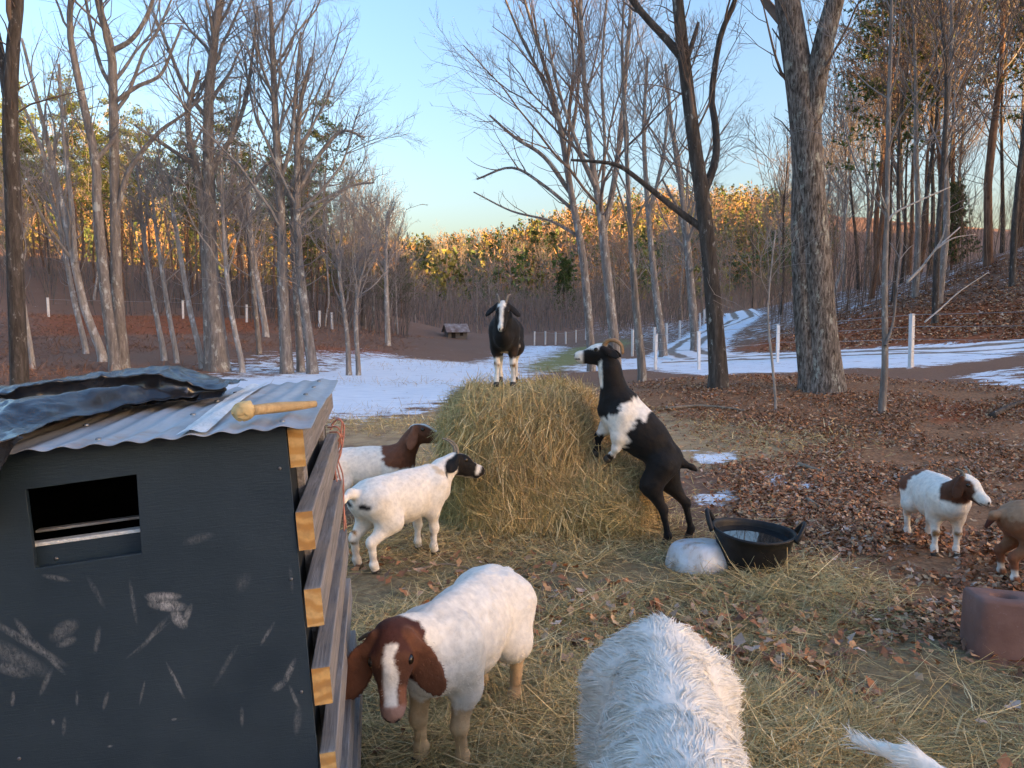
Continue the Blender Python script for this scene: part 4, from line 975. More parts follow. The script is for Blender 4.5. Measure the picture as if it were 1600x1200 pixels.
goat('horned_goat', 'black goat with white shoulder band and curved tan horns, reared up against the bale', (1.20, 5.5, hz(1.2, 5.5)), 168, dict(
    rump=(.10, 0, .62), loin=(.205, 0, .735), belly=(.29, 0, .80), chest=(.42, 0, .915), wither=(.37, 0, 1.0), brisket=(.49, 0, .955), neck0=(.44, 0, 1.06), neck1=(.495, 0, 1.25), poll=(.525, 0, 1.375), muz=(.70, .0, 1.365), hup=(0, 0, 1),
    hipL=(.11, .075, .57), stL=(.185, .105, .43), hkL=(.10, .10, .255), fhL=(.06, .10, .07), hhL=(.075, .10, .02), hipR=(.09, -.075, .57), stR=(.06, -.11, .42), hkR=(-.06, -.11, .26), fhR=(-.105, -.12, .07), hhR=(-.09, -.12, .02),
    shL=(.40, .09, .88), elL=(.42, .10, .775), knL=(.435, .10, .69), feL=(.47, .08, .635), hoL=(.495, .07, .61), shR=(.46, -.08, .90), elR=(.52, -.07, .82), knR=(.575, -.05, .755), feR=(.585, -.04, .665), hoR=(.595, -.04, .63)), paint5, s=1.0, h=.0095, furn=12000, seed=15, head_s=1.08,
    ear=dict(L=.12, w=.03, out=.35, down=.6, back=1.0), horns=dict(pts=[(.03, .02, .006), (.035, .07, .012), (.0, .115, .02), (-.06, .125, .03)], r=.021, mat=M_horn_tan), tail=((.04, 0, .61), (-.04, 0, .575), (-.10, 0, .555), (-.13, 0, .535)))
# 6 kid at right
def paint6(V, tg, hl, nz, D):
    c = base_white(V, tg, nz)
    x = V[:, 0] + nz * .07
    c = lerp(c, (x < -.20 - .12 * (V[:, 2] < .42)) & (V[:, 2] + nz * .05 > .27), BROWN)
    c = lerp(c, np.isin(tg, ['neck']) & (V[:, 2] + nz * .06 > .40) & (x > .25), BROWN * .6)
    c = lerp(c, np.isin(tg, ['head', 'face', 'jaw', 'ear']), BROWN * .6)
    c = lerp(c, np.isin(tg, ['head', 'face', 'nose']) & (np.abs(hl[:, 1]) + nz * .02 < .040 - .022 * (hl[:, 2] < .02)), WHITE * 1.03)
    c = lerp(c, (tg == 'nose') | ((tg == 'face') & (hl[:, 0] > .12)), WHITE)
    c = lerp(c, (np.abs(V[:, 2] - .19) + nz * .03 < .02) & np.isin(tg, ['shin', 'foreleg']) & (V[:, 0] > .21), OCHRE * .55)
    return c
goat('goat', 'white kid with brown ears, white face and brown rump, standing alone on the leaves', (3.03, 5.40, hz(3.03, 5.40)), -97, dict(
    neck0=(.26, 0, .48), neck1=(.335, .01, .545), poll=(.385, .025, .625), muz=(.49, .095, .555), hup=(.2, .1, 1), feL=(.21, .07, .065), hoL=(.225, .07, .02)), paint6, s=.90, h=.0095, furn=12000, seed=16, belly=1.08, head_s=1.08,
    ear=dict(L=.135, w=.04, out=.2, down=1.0, back=.12), horns=dict(pts=[(.02, .03, .008), (.025, .06, .015), (.02, .085, .025)], r=.011), tail=((-.36, 0, .49), (-.42, 0, .49), (-.43, 0, .43)))
# 7 brown goat at the right edge
def paint7(V, tg, hl, nz, D):
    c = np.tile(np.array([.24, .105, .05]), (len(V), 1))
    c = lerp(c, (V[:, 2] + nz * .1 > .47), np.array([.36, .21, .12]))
    c = lerp(c, np.isin(tg, ['shin', 'foot']), BROWN * 1.3)
    c = lerp(c, (tg == 'tail') & (V[:, 2] < .45), DKBROWN)
    c = lerp(c, (tg == 'shin') & (V[:, 2] < .12), WHITE)
    return c
goat('goat', 'brown goat cut off by the right edge, only its rump and tail showing', (3.36, 4.62, hz(3.36, 4.6)), -4, dict(), paint7, s=.88, h=.009, furn=9000, seed=17, tail=((-.36, 0, .50), (-.45, 0, .48), (-.50, 0, .40)))

# white dogs
def dog(name, label, loc, heading, tail, furn, seed, h=.012, fl_=.06, tr=1.0):
    p = [rc((.28, 0, .53), (-.02, 0, .50), .15, .15, .08), rc((-.02, 0, .50), (-.36, 0, .53), .15, .135, .08), rc((.28, 0, .60), (-.36, 0, .60), .09, .095, .08), rc((-.36, 0, .53), (-.44, 0, .50), .135, .11, .06),
         rc((.28, 0, .58), (.50, 0, .66), .135, .10, .07, 'neck'), el((.60, 0, .68), ((1, 0, -.2), (0, 0, 1)), (.12, .095, .09), .05, 'head'), rc((.66, 0, .655), (.79, 0, .62), .062, .042, .04, 'head'),
         el((.56, .10, .66), ((-.2, .2, -1), (0, 1, .2)), (.07, .045, .018), .02, 'head'), el((.56, -.10, .66), ((-.2, -.2, -1), (0, -1, .2)), (.07, .045, .018), .02, 'head')]
    for sd in (1, -1):
        p += [rc((.27, sd * .10, .52), (.22, sd * .11, .34), .10, .062, .05), rc((.22, sd * .11, .34), (.25, sd * .105, .06), .058, .04, .04, 'leg'), rc((.25, sd * .105, .05), (.30, sd * .105, .035), .042, .036, .03, 'leg'),
              rc((-.36, sd * .09, .50), (-.28, sd * .12, .34), .13, .085, .05), rc((-.28, sd * .12, .34), (-.45, sd * .11, .2), .075, .042, .04, 'leg'), rc((-.45, sd * .11, .2), (-.42, sd * .11, .05), .04, .036, .03, 'leg'), rc((-.42, sd * .11, .045), (-.36, sd * .11, .035), .042, .036, .03, 'leg')]
    tl = [np.array(v, float) for v in tail]; m_ = len(tl) - 1
    for i in range(m_): p.append(rc(tl[i], tl[i + 1], (.045 - .003 * i if i < m_ - 1 else .036) * tr, (.042 if i < m_ - 1 else .02) * tr, .03, 'tail'))
    V, F = surface(p, h); tg = vtags(p, V); N = vnormals(V, F)
    c = np.tile(np.array([.93, .875, .77]), (len(V), 1)); st = np.clip((fnoise(V, 5, 3) - .56) * 5, 0, 1)[:, None]
    c = c * (1 - .22 * st) + CREAM * .22 * st
    c = lerp(c, (tg == 'head') & (V[:, 0] > .79), BLACK)
    root = empty(name, loc, R(heading)); root.scale = (1, 1.0, 1)
    mesh_np('body', V, F, M_coat, root, col=c)
    t1, t0 = tl[-1], tl[0]
    def flow(P, Nn):
        f = np.tile(np.array([-1.0, 0, -.1]), (len(P), 1)); f[:, 1] += np.sign(P[:, 1]) * np.clip(np.abs(P[:, 1]) * 9, 0, .9)
        d = np.min([np.linalg.norm(P - (t0 + (t1 - t0) * q), axis=1) for q in np.linspace(.2, 1, 6)], 0)
        f[(d < .09) & (P[:, 0] < -.45)] = t1 - t0
        return f
    fur(V, F, N, c, root, furn, lambda P: np.where(P[:, 2] < .3, .025, fl_), flow, 0.0036, seed, .2, .35, clump=.035, seg=3, jit=.09)
    for sd in (1, -1):
        V_, F_ = surface([el((.70, sd * .052, .69), ((1, 0, 0), (0, 0, 1)), (.012, .009, .011))], .003); mesh_np('eye', V_, F_, M_eye, root)
    return tag(root, label, 'dog')
dog('white_dog', 'fluffy white dog seen from above at the bottom centre, back towards the bale', (.395, 1.86, 0), -97, ((-.50, 0, .52), (-.55, .0, .40), (-.53, .03, .28), (-.50, .04, .2)), 84000, 41)
dog('white_dog', 'white dog mostly out of frame, only its tail tip at the bottom right', (1.42, 1.02, -.045), -50, ((-.50, 0, .54), (-.60, 0, .60), (-.70, 0, .64), (-.82, 0, .665), (-.95, 0, .655)), 20000, 42, fl_=.034, tr=.58)
# ------------------------------------------------------------------ hay bale
HAYC = np.array([1.05, 1.02, .98]) * np.array([[.47, .355, .165], [.60, .47, .24], [.37, .30, .135], [.31, .27, .125], [.52, .37, .19], [.26, .19, .095], [.70, .58, .34]])
def hay_cols(n, rg, v=.25):
    return HAYC[rg.choice(len(HAYC), n, p=[.24, .16, .2, .14, .12, .08, .06])] * rg.uniform(1 - v, 1 + v, (n, 1))
M_hay = attr_mat('hay_strands', 0.75, (0.85, 1.15), 6, spec=.15)
M_haycore = plain('hay_core', [(0.3, (0.14, 0.105, 0.05)), (0.7, (0.36, 0.28, 0.14))], 30, 0.95, bumps=.8, bd=.03)
BC = np.array([.085, 6.22, 0.0])
def bale_d(P):
    """implicit bale: a squashed drum with a slumped skirt at its right"""
    q = P - BC
    a = np.abs(q / np.array([.64, .66, 1.0])); 
    zz = q[..., 2]
    wx = .59 - .0 * sstep(.55, 1.1, zz); r = ((np.abs(q[..., 0]) / wx) ** 3 + (np.abs(q[..., 1]) / .66) ** 3) ** (1 / 3)
    top = np.abs((zz - .45) / .565)
    d1 = ((r ** 4.4 + np.clip(top, 0, 9) ** 4.4) ** (1 / 4.4) - 1) * .6
    k = (P - np.array([.68, 6.0, .16])) / np.array([.44, .50, .48]); d2 = (np.sqrt((k ** 2).sum(-1)) - 1) * .4
    h = np.clip(.14 - np.abs(d1 - d2), 0, None) / .14
    d = np.minimum(d1, d2) - h * h * .14 * .25
    return d + (fnoise(P, 2.8, 3) - .5) * .10
def bale():
    root = empty('hay_bale', (BC[0], BC[1], hz(BC[0], BC[1])))
    rg = np.random.default_rng(51)
    th, ph = np.meshgrid(np.linspace(0, 2 * math.pi, 140, endpoint=False), np.linspace(-.25, math.pi / 2, 60))
    dirs = np.stack([np.cos(th) * np.cos(ph), np.sin(th) * np.cos(ph), np.sin(ph)], -1).reshape(-1, 3)
    c0 = BC + np.array([.15, -.05, .28])
    def cast(D):
        lo = np.zeros(len(D)); hi = np.full(len(D), 1.6)
        for _ in range(22):
            m_ = (lo + hi) / 2; o = bale_d(c0 + D * m_[:, None]) > 0
            hi = np.where(o, m_, hi); lo = np.where(o, lo, m_)
        return lo
    r = cast(dirs); V = c0 + dirs * r[:, None]
    i = np.arange(len(V)).reshape(th.shape); j = np.roll(i, -1, 1)
    F = np.stack([i[:-1], j[:-1], j[1:], i[1:]], -1).reshape(-1, 4)
    mesh_np('core', V - np.array(root.location), F, M_haycore, root)
    n = 62000
    D = unit(rg.normal(size=(n * 2, 3))); D = D[(D[:, 2] > -.28) & (D[:, 1] < .75)][:n]; n = len(D)
    P = c0 + D * cast(D)[:, None]
    e = .015
    N = unit(np.stack([bale_d(P + np.eye(3)[k] * e) - bale_d(P - np.eye(3)[k] * e) for k in range(3)], 1))
    # layers wound round the drum: axis from the right front towards the left back
    axis_ = unit(np.array([.75, -.6, .15])); wind = unit(np.cross(axis_, P - (BC + np.array([.1, 0, .5]))))
    dn = np.array([0, 0, -1.0]); dn = unit(dn - N * (N @ dn)[:, None])
    mixw = rg.random(n)[:, None]
    T = np.where(mixw < .84, wind, dn) + rg.normal(size=(n, 3)) * .5
    T = T - N * (T * N).sum(1, keepdims=True); T = unit(T) * np.where(rg.random(n) < .5, 1, -1)[:, None]
    L = rg.uniform(.08, .28, n); W = rg.uniform(.0035, .0075, n)
    lift = rg.uniform(-.05, .08, n)[:, None] + (rg.random(n) < .03)[:, None] * .3
    P = P + N * rg.uniform(-.02, .035, n)[:, None]
    RV, RF = ribbons(P, T + N * lift, L, W, N + rg.normal(size=(n, 3)) * .5, .16, 3, rg)
    cl = hay_cols(n, rg); dk = fnoise(P, 2.2, 3)
    cl *= (.68 + 1.0 * dk)[:, None]; cl[:, 1] *= 1 + .12 * (vnoise(P, 1.7) - .4)
    o = mesh_np('hay_strands', RV - np.array(root.location), RF, M_hay, root, smooth=False, col=np.repeat(cl, 6, 0)); o['kind'] = 'stuff'
    tag(root, 'big round hay bale slumped at its right side, in the middle of the yard', 'hay bale')
bale()

# ------------------------------------------------------------------ loose hay, leaves and litter on the ground
def scatter_px(n, poly_, rg, edge=.5, ymin=1.6, ymax=26):
    """random ground points inside a plan polygon, denser near the camera"""
    out = []; c = 0
    lo, hi = poly_.min(0), poly_.max(0)
    while c < n:
        y = ymin * (ymax / ymin) ** rg.random(n * 2); x = rg.uniform(-.72, .72, n * 2) * y
        p = np.c_[x, y]; d = inside_dist(p, poly_)
        k = p[(d + rg.normal(size=len(p)) * edge > 0)]; out.append(k); c += len(k)
        if len(out) > 60: break
    return np.concatenate(out)[:n]
def clumps(p, rg, s, lo=.35):
    v = fnoise(np.c_[p, np.zeros(len(p))], s, 3); return p[rg.random(len(p)) < np.clip((v - lo) * 3.2, .02, 1)]
def hay_patch(name, label, polyg, n, L, W, seed, cs=1.1, lo=.36, dark=1.0, rise=.10, tint=None, **kw):
    rg = np.random.default_rng(seed)
    p = clumps(scatter_px(n, polyg, rg, **kw), rg, cs, lo); n = len(p)
    v = fnoise(np.c_[p, np.zeros(n)], cs, 3)
    z = height(p[:, 0], p[:, 1]) + rg.random(n) ** 2 * .07 * np.clip((v - .4) * 4, .15, 1.3)
    az = rg.random(n) * 6.283 + 2.5 * vnoise(np.c_[p, np.zeros(n)], .9)
    D = np.c_[np.cos(az), np.sin(az), rg.normal(size=n) * rise]
    RV, RF = ribbons(np.c_[p, z], D, rg.uniform(*L, n), rg.uniform(*W, n) * (.7 + .06 * p[:, 1]), np.c_[rg.normal(size=(n, 2)) * .5, np.ones(n)], .22, 3, rg)
    RV[:, 2] = np.maximum(RV[:, 2], np.repeat(z - .01, 6))
    cl = hay_cols(n, rg, .3) * dark * (.7 + .7 * v)[:, None]
    if tint is not None: cl = np.array(tint)[None] * rg.uniform(.6, 1.4, (n, 1)) * (.6 + .8 * v)[:, None]
    tag(mesh_np(name, RV, RF, M_hay, None, False, col=np.repeat(cl, 6, 0)), label, 'hay', kind='stuff')
hay_patch('loose_hay', 'loose trampled hay strewn over the yard in front of the bale', HAY, 110000, (.05, .24), (.0022, .005), 61, lo=.32, ymax=9)
hay_patch('loose_hay', 'thick greenish drift of dropped hay between dog, tub and bale', HAY2, 78000, (.08, .28), (.0022, .0052), 62, lo=.34, ymax=7, rise=.16)
hay_patch('dry_grass', 'short dry tan grass between the bale and the snow', TAN, 42000, (.05, .16), (.003, .007), 63, cs=.5, lo=.33, dark=1.05, rise=.5, ymin=5, ymax=16)

SLOPE = poly([(-40, 600), (100, 600), (280, 592), (330, 580), (430, 566), (520, 556), (640, 545), (700, 530), (640, 522), (540, 508), (450, 500), (300, 490), (100, 488), (-40, 486)])
hay_patch('dry_grass', 'rusty dry grass and leaves on the slope below the left wood', SLOPE, 26000, (.12, .38), (.004, .009), 64, cs=.35, lo=.25, rise=.6, tint=(.27, .14, .085), ymin=16, ymax=62)
hay_patch('dry_grass', 'dead grass stems poking through the edge of the snow', SNOW_FIELD, 9000, (.08, .25), (.003, .006), 65, cs=.3, lo=.5, rise=.7, tint=(.36, .25, .14), ymin=11, ymax=50)
LEAFC = np.array([[.36, .16, .075], [.47, .26, .13], [.25, .115, .06], [.54, .36, .21], [.34, .15, .08], [.50, .37, .29], [.26, .15, .10], [.40, .26, .17]])
def leaves(name, label, polyg, n, size, seed, lo=.3, cs=.8, **kw):
    rg = np.random.default_rng(seed)
    p = clumps(scatter_px(n, polyg, rg, **kw), rg, cs, lo)
    for q in SNOW_NEAR + [SNOW_RIGHT, SNOW_ROAD]: p = p[inside_dist(p, q) + rg.normal(size=len(p)) * .12 < .05]
    p = p[(inside_dist(p, TAN) < 0) | (rg.random(len(p)) < .28)]
    n = len(p)
    z = height(p[:, 0], p[:, 1]) + .006 + rg.random(n) * .035
    az = rg.random(n) * 6.283; s = rg.uniform(*size, n)
    # an oak leaf: lobed outline folded along its midrib
    out = np.array([(0, -.5, 0), (.17, -.28, 1), (.11, -.12, .5), (.30, .14, 1), (0, .5, 0), (-.28, .10, 1), (-.10, -.14, .5), (-.16, -.32, 1)])
    k = len(out); fold = rg.uniform(-.1, .5, n); curl = rg.uniform(-.3, .9, n)
    ux = np.c_[np.cos(az), np.sin(az), np.zeros(n)]; uy = np.c_[-np.sin(az), np.cos(az), np.zeros(n)]
    nrm = unit(np.c_[rg.normal(size=(n, 2)) * .45, np.ones(n)])
    ux = unit(ux - nrm * (ux * nrm).sum(1, keepdims=True)); uy = np.cross(nrm, ux)
    o = out[None]; wx = .75 + .5 * rg.random((n, 1))
    V = (np.c_[p, z][:, None] + s[:, None, None] * (ux[:, None] * (o[..., 0] * wx)[..., None] + uy[:, None] * o[..., 1:2] + nrm[:, None] * (np.abs(o[..., 0]) * fold[:, None] * 1.2 + (o[..., 1] ** 2) * curl[:, None])[..., None]))
    V = V.reshape(-1, 3); b0 = (np.arange(n) * k)[:, None]
    tr = np.array([(0, 1, 7, 7), (1, 2, 6, 7), (2, 3, 5, 6), (3, 4, 5, 5)])
    Q = (b0[:, :, None] + tr[None]).reshape(-1, 4)
    q4 = Q[Q[:, 2] != Q[:, 3]]; q3 = Q[Q[:, 2] == Q[:, 3]][:, :3]
    F3 = np.vstack([q4[:, [0, 1, 2]], q4[:, [0, 2, 3]], q3])
    cl = LEAFC[rg.choice(len(LEAFC), n, p=[.22, .18, .16, .1, .1, .05, .12, .07])] * rg.uniform(.65, 1.3, (n, 1))
    tag(mesh_np(name, V, F3, M_dryleaf, None, False, col=np.repeat(cl, k, 0)), label, 'leaves', kind='stuff')
leaves('leaf_litter', 'brown oak leaf litter covering the ground at the right', LITTER, 82000, (.03, .072), 71, lo=.28, edge=.25, ymin=2.8, ymax=19)
BANK = poly([(1200, 552), (1300, 545), (1450, 535), (1600, 528), (1700, 520), (1700, 380), (1600, 395), (1450, 445), (1300, 492), (1220, 520)])
leaves('leaf_litter', 'fallen brown leaves on the steep bank above the driveway', BANK, 16000, (.09, .18), 72, lo=.25, ymin=18, ymax=44)
leaves('leaf_litter', 'scattered brown leaves among the trampled hay', HAY, 5000, (.04, .10), 73, lo=.42, ymin=1.8, ymax=9)

# sticks and fallen branches
M_stick = plain('stick_wood', [(0.3, (0.16, 0.12, 0.085)), (0.7, (0.36, 0.28, 0.2))], 20, 0.85, (1, 1, 1), .5)
M_deadwood = plain('dead_wood_pale', [(0.3, (0.26, 0.24, 0.215)), (0.7, (0.48, 0.45, 0.41))], 12, 0.85, (1, 1, 1), .4)
def stick(name, label, pix, r, mat, lift=.015, forks=()):
    root = None
    def to(pl, l):
        out = []
        for q in pl:
            if len(q) == 2: g = ground_hit(*q); out.append((g.x, g.y, g.z + l))
            else: out.append(tuple(at(*q)))
        return out
    p = to(pix, lift)
    o = tube_obj(name, p, np.linspace(r, r * .45, len(p)), mat, None, 7, 22)
    for f in forks:
        fp = to(f, lift); tube_obj('fork', fp, np.linspace(r * .6, r * .2, len(fp)), mat, o, 6, 14)
    return tag(o, label, 'branch')
stick('fallen_stick', 'long curved pale stick on the trampled hay behind the front goat', [(655, 893), (690, 886), (720, 890), (745, 898)], .009, M_stick)
stick('fallen_branch', 'thin fallen branch lying across the tan grass right of the horned goat', [(1040, 642), (1090, 638), (1130, 640), (1165, 645)], .03, M_stick, .03)
stick('fallen_stick', 'broken orange brown stick on the leaves below the oak', [(1248, 730), (1285, 742)], .03, M_stick, .03)
stick('fallen_stick', 'short stick among the leaves right of the tub', [(1262, 788), (1290, 806)], .025, M_stick, .03)
stick('fallen_branch', 'dark root like branch at the right edge above the red earth', [(1550, 655), (1580, 640), (1610, 630)], .05, M_bark_dark, .05)
stick('fallen_branch', 'long pale dead branch slanting up the right hillside with forked end', [(1417, 441, 27), (1440, 418, 27.2), (1462, 390, 27.5), (1500, 355, 28)], .055, M_deadwood, forks=[[(1462, 390, 27.5), (1490, 372, 27.6), (1525, 366, 27.8)], [(1445, 412, 27.2), (1470, 376, 27), (1478, 350, 26.8)]])
stick('fallen_branch', 'pale dead branch leaning against trunks, highest on the right hillside', [(1384, 352, 25), (1398, 333, 25), (1440, 312, 25.3), (1485, 292, 25.8)], .045, M_deadwood, forks=[[(1398, 333, 25), (1392, 300, 25)]])
stick('fallen_branch', 'pale branch lying on the leaf bank above the driveway fence', [(1445, 503, 24), (1470, 482, 25), (1500, 455, 27), (1545, 425, 30)], .03, M_deadwood)

# ------------------------------------------------------------------ rubber tub, ice block, mineral block
M_rubber = plain('black_rubber', [(0.3, (0.010, 0.010, 0.011)), (0.7, (0.024, 0.023, 0.023))], 14, 0.5, bumps=.3, bd=.004)
m, nt, b = new_mat('tub_water'); M_water = m
b.inputs['Base Color'].default_value = (.012, .014, .016, 1); b.inputs['Roughness'].default_value = .03; b.inputs['Specular IOR Level'].default_value = 1.0
bump(nt, b, noise_(nt, coords(nt), 9, 2), .02, .01)
def ring(rx, ry, z, n=48, sag=0.0):
    t = np.arange(n) * 2 * math.pi / n
    return np.c_[rx * np.cos(t), ry * np.sin(t), np.full(n, z) + sag * np.cos(t) ** 2]
def loft(rings, close_end=True):
    n = len(rings[0]); V = np.concatenate(rings); i = np.arange(len(V)).reshape(-1, n); j = np.roll(i, -1, 1)
    F = np.stack([i[:-1], j[:-1], j[1:], i[1:]], -1).reshape(-1, 4).tolist()
    if close_end: F += [list(map(int, i[-1]))]
    return V, F
p = ground_hit(1176, 893)
tub = empty('rubber_tub', (p.x, p.y + .06, hz(p.x, p.y) - .005), R(-20)); tub.rotation_euler = (R(2), R(4), R(-18)); tub.scale = (.97, .97, 1.25)
prof = [(.185, 0.0), (.19, .004), (.215, .07), (.245, .145), (.262, .19), (.272, .192), (.276, .200), (.272, .208), (.258, .207), (.252, .19), (.235, .14), (.205, .065), (.18, .012), (.02, .012)]
V, F = loft([ring(a, a * .93, z, 56, .012 * (z > .1)) for a, z in prof]); n0 = len(ring(1, 1, 0, 56))
o = mesh_py('tub_wall', V, F + [list(range(55, -1, -1))], M_rubber, tub, True)
for sd in (1, -1):
    hp = [(sd * .262, -.105, .20), (sd * .285, -.085, .235), (sd * .305, -.04, .268), (sd * .31, 0, .276), (sd * .305, .04, .268), (sd * .285, .085, .235), (sd * .262, .105, .20)]
    tube_obj('handle', hp, [.017, .016, .015, .015, .015, .016, .017], M_rubber, tub, 10, 26)
V = np.vstack([ring(.249, .232, .176, 56), [[0, 0, .176]]]); mesh_py('water', V, [(i, (i + 1) % 56, 56) for i in range(56)], M_water, tub, True)
tag(tub, 'black rubber tub with two handles, full of water', 'tub')
m, nt, b = new_mat('cloudy_ice'); M_ice = m
f = noise_(nt, coords(nt), 7, 5, .65, .5)
nt.links.new(ramp(nt, f, [(.30, (.34, .25, .17)), (.43, (.58, .58, .57)), (.7, (.74, .80, .86))]), b.inputs['Base Color'])
b.inputs['Roughness'].default_value = .35; b.inputs['Subsurface Weight'].default_value = .3; b.inputs['Subsurface Radius'].default_value = (.03, .04, .05)
bump(nt, b, noise_(nt, coords(nt), 18, 4), .5, .01)
p = ground_hit(1096, 893)
V, F = loft([ring(a, a * .95, z, 64) for a, z in [(.23, -.02), (.232, .02), (.222, .07), (.205, .12), (.188, .15), (.165, .168), (.12, .174), (.06, .176), (.01, .176)]])
V = V + (np.stack([fnoise(V, 9, 3), fnoise(V + 5, 9, 3), fnoise(V + 9, 9, 3)], 1) - .5) * .022
ice = mesh_py('ice_block', V, F, M_ice, None, True); ice.location = (p.x, p.y + .10, hz(p.x, p.y + .1)); ice.rotation_euler = (R(-4), R(-3), 0)
ice.scale = (.9, .9, .92)
tag(ice, 'dirty white ice block, turned out round, left of the black tub', 'ice block')
m, nt, b = new_mat('mineral_salt'); M_salt = m
f = noise_(nt, coords(nt), 5, 6, .65); g = noise_(nt, coords(nt), 60, 4, .7)
c = ramp(nt, f, [(.3, (.15, .075, .058)), (.7, (.23, .13, .105))]); c = mix(nt, ramp(nt, g, [(.62, (0, 0, 0)), (.72, (1, 1, 1))]), c, (.24, .16, .16))
nt.links.new(c, b.inputs['Base Color']); b.inputs['Roughness'].default_value = .8; bump(nt, b, g, .35, .004)
p = at(1566, 1028, 3.60)
salt = empty('mineral_block', (p.x, p.y + .02, hz(p.x, p.y) - .01), R(-14)); salt.rotation_euler = (R(-3), R(2), R(-12))
def rrect(hx, hy, z, rr, n=48):
    t = np.arange(n) * 2 * math.pi / n; e = .28
    c, s_ = np.cos(t), np.sin(t)
    return np.c_[hx * np.sign(c) * np.abs(c) ** e, hy * np.sign(s_) * np.abs(s_) ** e, np.full(n, z)]
rg_ = [rrect(.142, .122, 0, 0), rrect(.143, .123, .15, 0), rrect(.141, .121, .262, 0), rrect(.135, .115, .274, 0), rrect(.122, .102, .279, 0)] + [ring(a, a * .8, z) for a, z in [(.062, .279), (.054, .274), (.047, .262), (.04, .235), (.02, .225)]]
V, F = loft(rg_); V = V + (np.stack([fnoise(V, 14, 2), fnoise(V + 3, 14, 2), fnoise(V + 7, 14, 2)], 1) - .5) * .006
mesh_py('block', V, F, M_salt, salt, True)
salt.scale = (1.05, 1.05, 1.05)
tag(salt, 'purple brown mineral lick block with a worn hollow in its top', 'mineral block')

# ------------------------------------------------------------------ fences and the far cabin
M_white = plain('white_paint', [(0.3, (0.62, 0.62, 0.62)), (0.7, (0.8, 0.8, 0.8))], 6, 0.5, bumps=.1)
M_wire = plain('wire', [(0.3, (0.30, 0.25, 0.22)), (0.7, (0.45, 0.40, 0.36))], 20, 0.4, metal=.6, bumps=0)
def post_mesh(w, h):
    V, F = loft([np.array([(-w, -w, z), (w, -w, z), (w, w, z), (-w, w, z)]) * np.array([k, k, 1]) for z, k in ((-.3, 1), (h - .03, 1), (h - .028, 1.12), (h - .008, 1.12), (h, .6))])
    o = mesh_py('post', V, F, M_white); me = o.data; bpy.data.objects.remove(o); return me
def fence(name, label, posts, h, w, wires, wr=.006):
    """posts: px, py of the foot, Y"""
    root = None; pts = []
    me = post_mesh(w, h)
    P = []
    for px, py, Yd in posts:
        q = at(px, py, Yd); P.append((q.x, q.y, hz(q.x, q.y)))
    root = empty(name, P[0])
    for i, q in enumerate(P):
        o = link(bpy.data.objects.new('post', me), root); o.location = Vector(q) - Vector(P[0]); o.rotation_euler = (R(random.uniform(-1.5, 1.5)), R(random.uniform(-1.5, 1.5)), random.uniform(0, 1))
    for f in wires:
        A = np.array(P) + np.array([0, 0, h * f]); seg = []
        for a, b_ in zip(A[:-1], A[1:]):
            t = np.linspace(0, 1, 5)[:, None]; s_ = a * (1 - t) + b_ * t; s_[:, 2] -= .02 * 4 * (t * (1 - t))[:, 0]; seg.append(s_[:-1])
        seg = np.vstack(seg + [A[-1:]]) - np.array(P[0])
        V, F = tubes(seg[None], np.full((1, len(seg)), wr), 4); mesh_np('wire', V, F, M_wire, root)
    return tag(root, label, 'fence')
fence('wire_fence', 'white post and wire fence along the near side of the driveway', [(1800, 577, 12.8), (1423, 573, 18), (1215, 557, 25.5), (1092, 575, 25), (1024, 570, 27), (1000, 556, 32), (988, 549, 36)], 1.25, .045, (.30, .53, .76, .98))
fence('wire_fence', 'row of white posts up the far bend of the driveway', [(1022, 548, 40), (1042, 537, 45), (1062, 529, 50), (1082, 521, 55), (1094, 514, 60), (1100, 507, 66), (1103, 500, 74)], 1.25, .05, (.5, .95), .01)
fence('wire_fence', 'far row of small posts beyond the green patch', [(835, 556, 60), (852, 553, 62), (868, 550, 64), (884, 547, 66), (900, 544, 68), (915, 541, 70)], 1.1, .05, (.9,), .012)
fence('wire_fence', 'short white posts at the foot of the left wood', [(77, 516, 44), (287, 518, 47), (386, 522, 48), (468, 512, 50), (499, 515, 50.5), (519, 516, 51)], 1.1, .06, (.9,), .01)
M_wall = plain('grey_boards', [(0.3, (0.10, 0.095, 0.09)), (0.7, (0.2, 0.19, 0.185))], 3, .9, (8, 8, .5), .3)
M_tin = plain('old_tin_roof', [(0.35, (0.16, 0.10, 0.08)), (0.6, (0.34, 0.31, 0.30)), (0.8, (0.6, 0.62, 0.65))], 1.2, .6)
M_dark = plain('dark_opening', [(0.3, (0.008, 0.008, 0.008)), (0.7, (0.02, 0.02, 0.02))], 5, .6)
p = ground_hit(712, 527, 60, 140)
cab = empty('cabin', (p.x, p.y, p.z - .3), R(18)); cab.scale = (.5, .5, .5)
box('wall', (-1.9, -1.5, 0), (1.9, 1.5, 2.0), M_wall, cab)
mesh_py('gable', [(-1.9, -1.5, 2.0), (-1.9, 1.5, 2.0), (-1.9, 0, 3.0), (1.9, -1.5, 2.0), (1.9, 1.5, 2.0), (1.9, 0, 3.0)], [(0, 2, 1), (3, 4, 5)], M_wall, cab)
for s_ in (1, -1):
    mesh_py('roof', [(-2.3, s_ * 2.3, 1.55), (2.3, s_ * 2.3, 1.55), (2.3, 0, 3.12), (-2.3, 0, 3.12), (-2.3, s_ * 2.3, 1.63), (2.3, s_ * 2.3, 1.63), (2.3, 0, 3.2), (-2.3, 0, 3.2)], BOXF, M_tin, cab)
box('window', (.5, -1.53, .9), (1.1, -1.51, 1.5), M_dark, cab); box('door', (-1.2, -1.53, 0.05), (-.4, -1.51, 1.6), M_dark, cab)
tag(cab, 'small grey cabin with rusty tin roof, far down the valley', 'cabin')
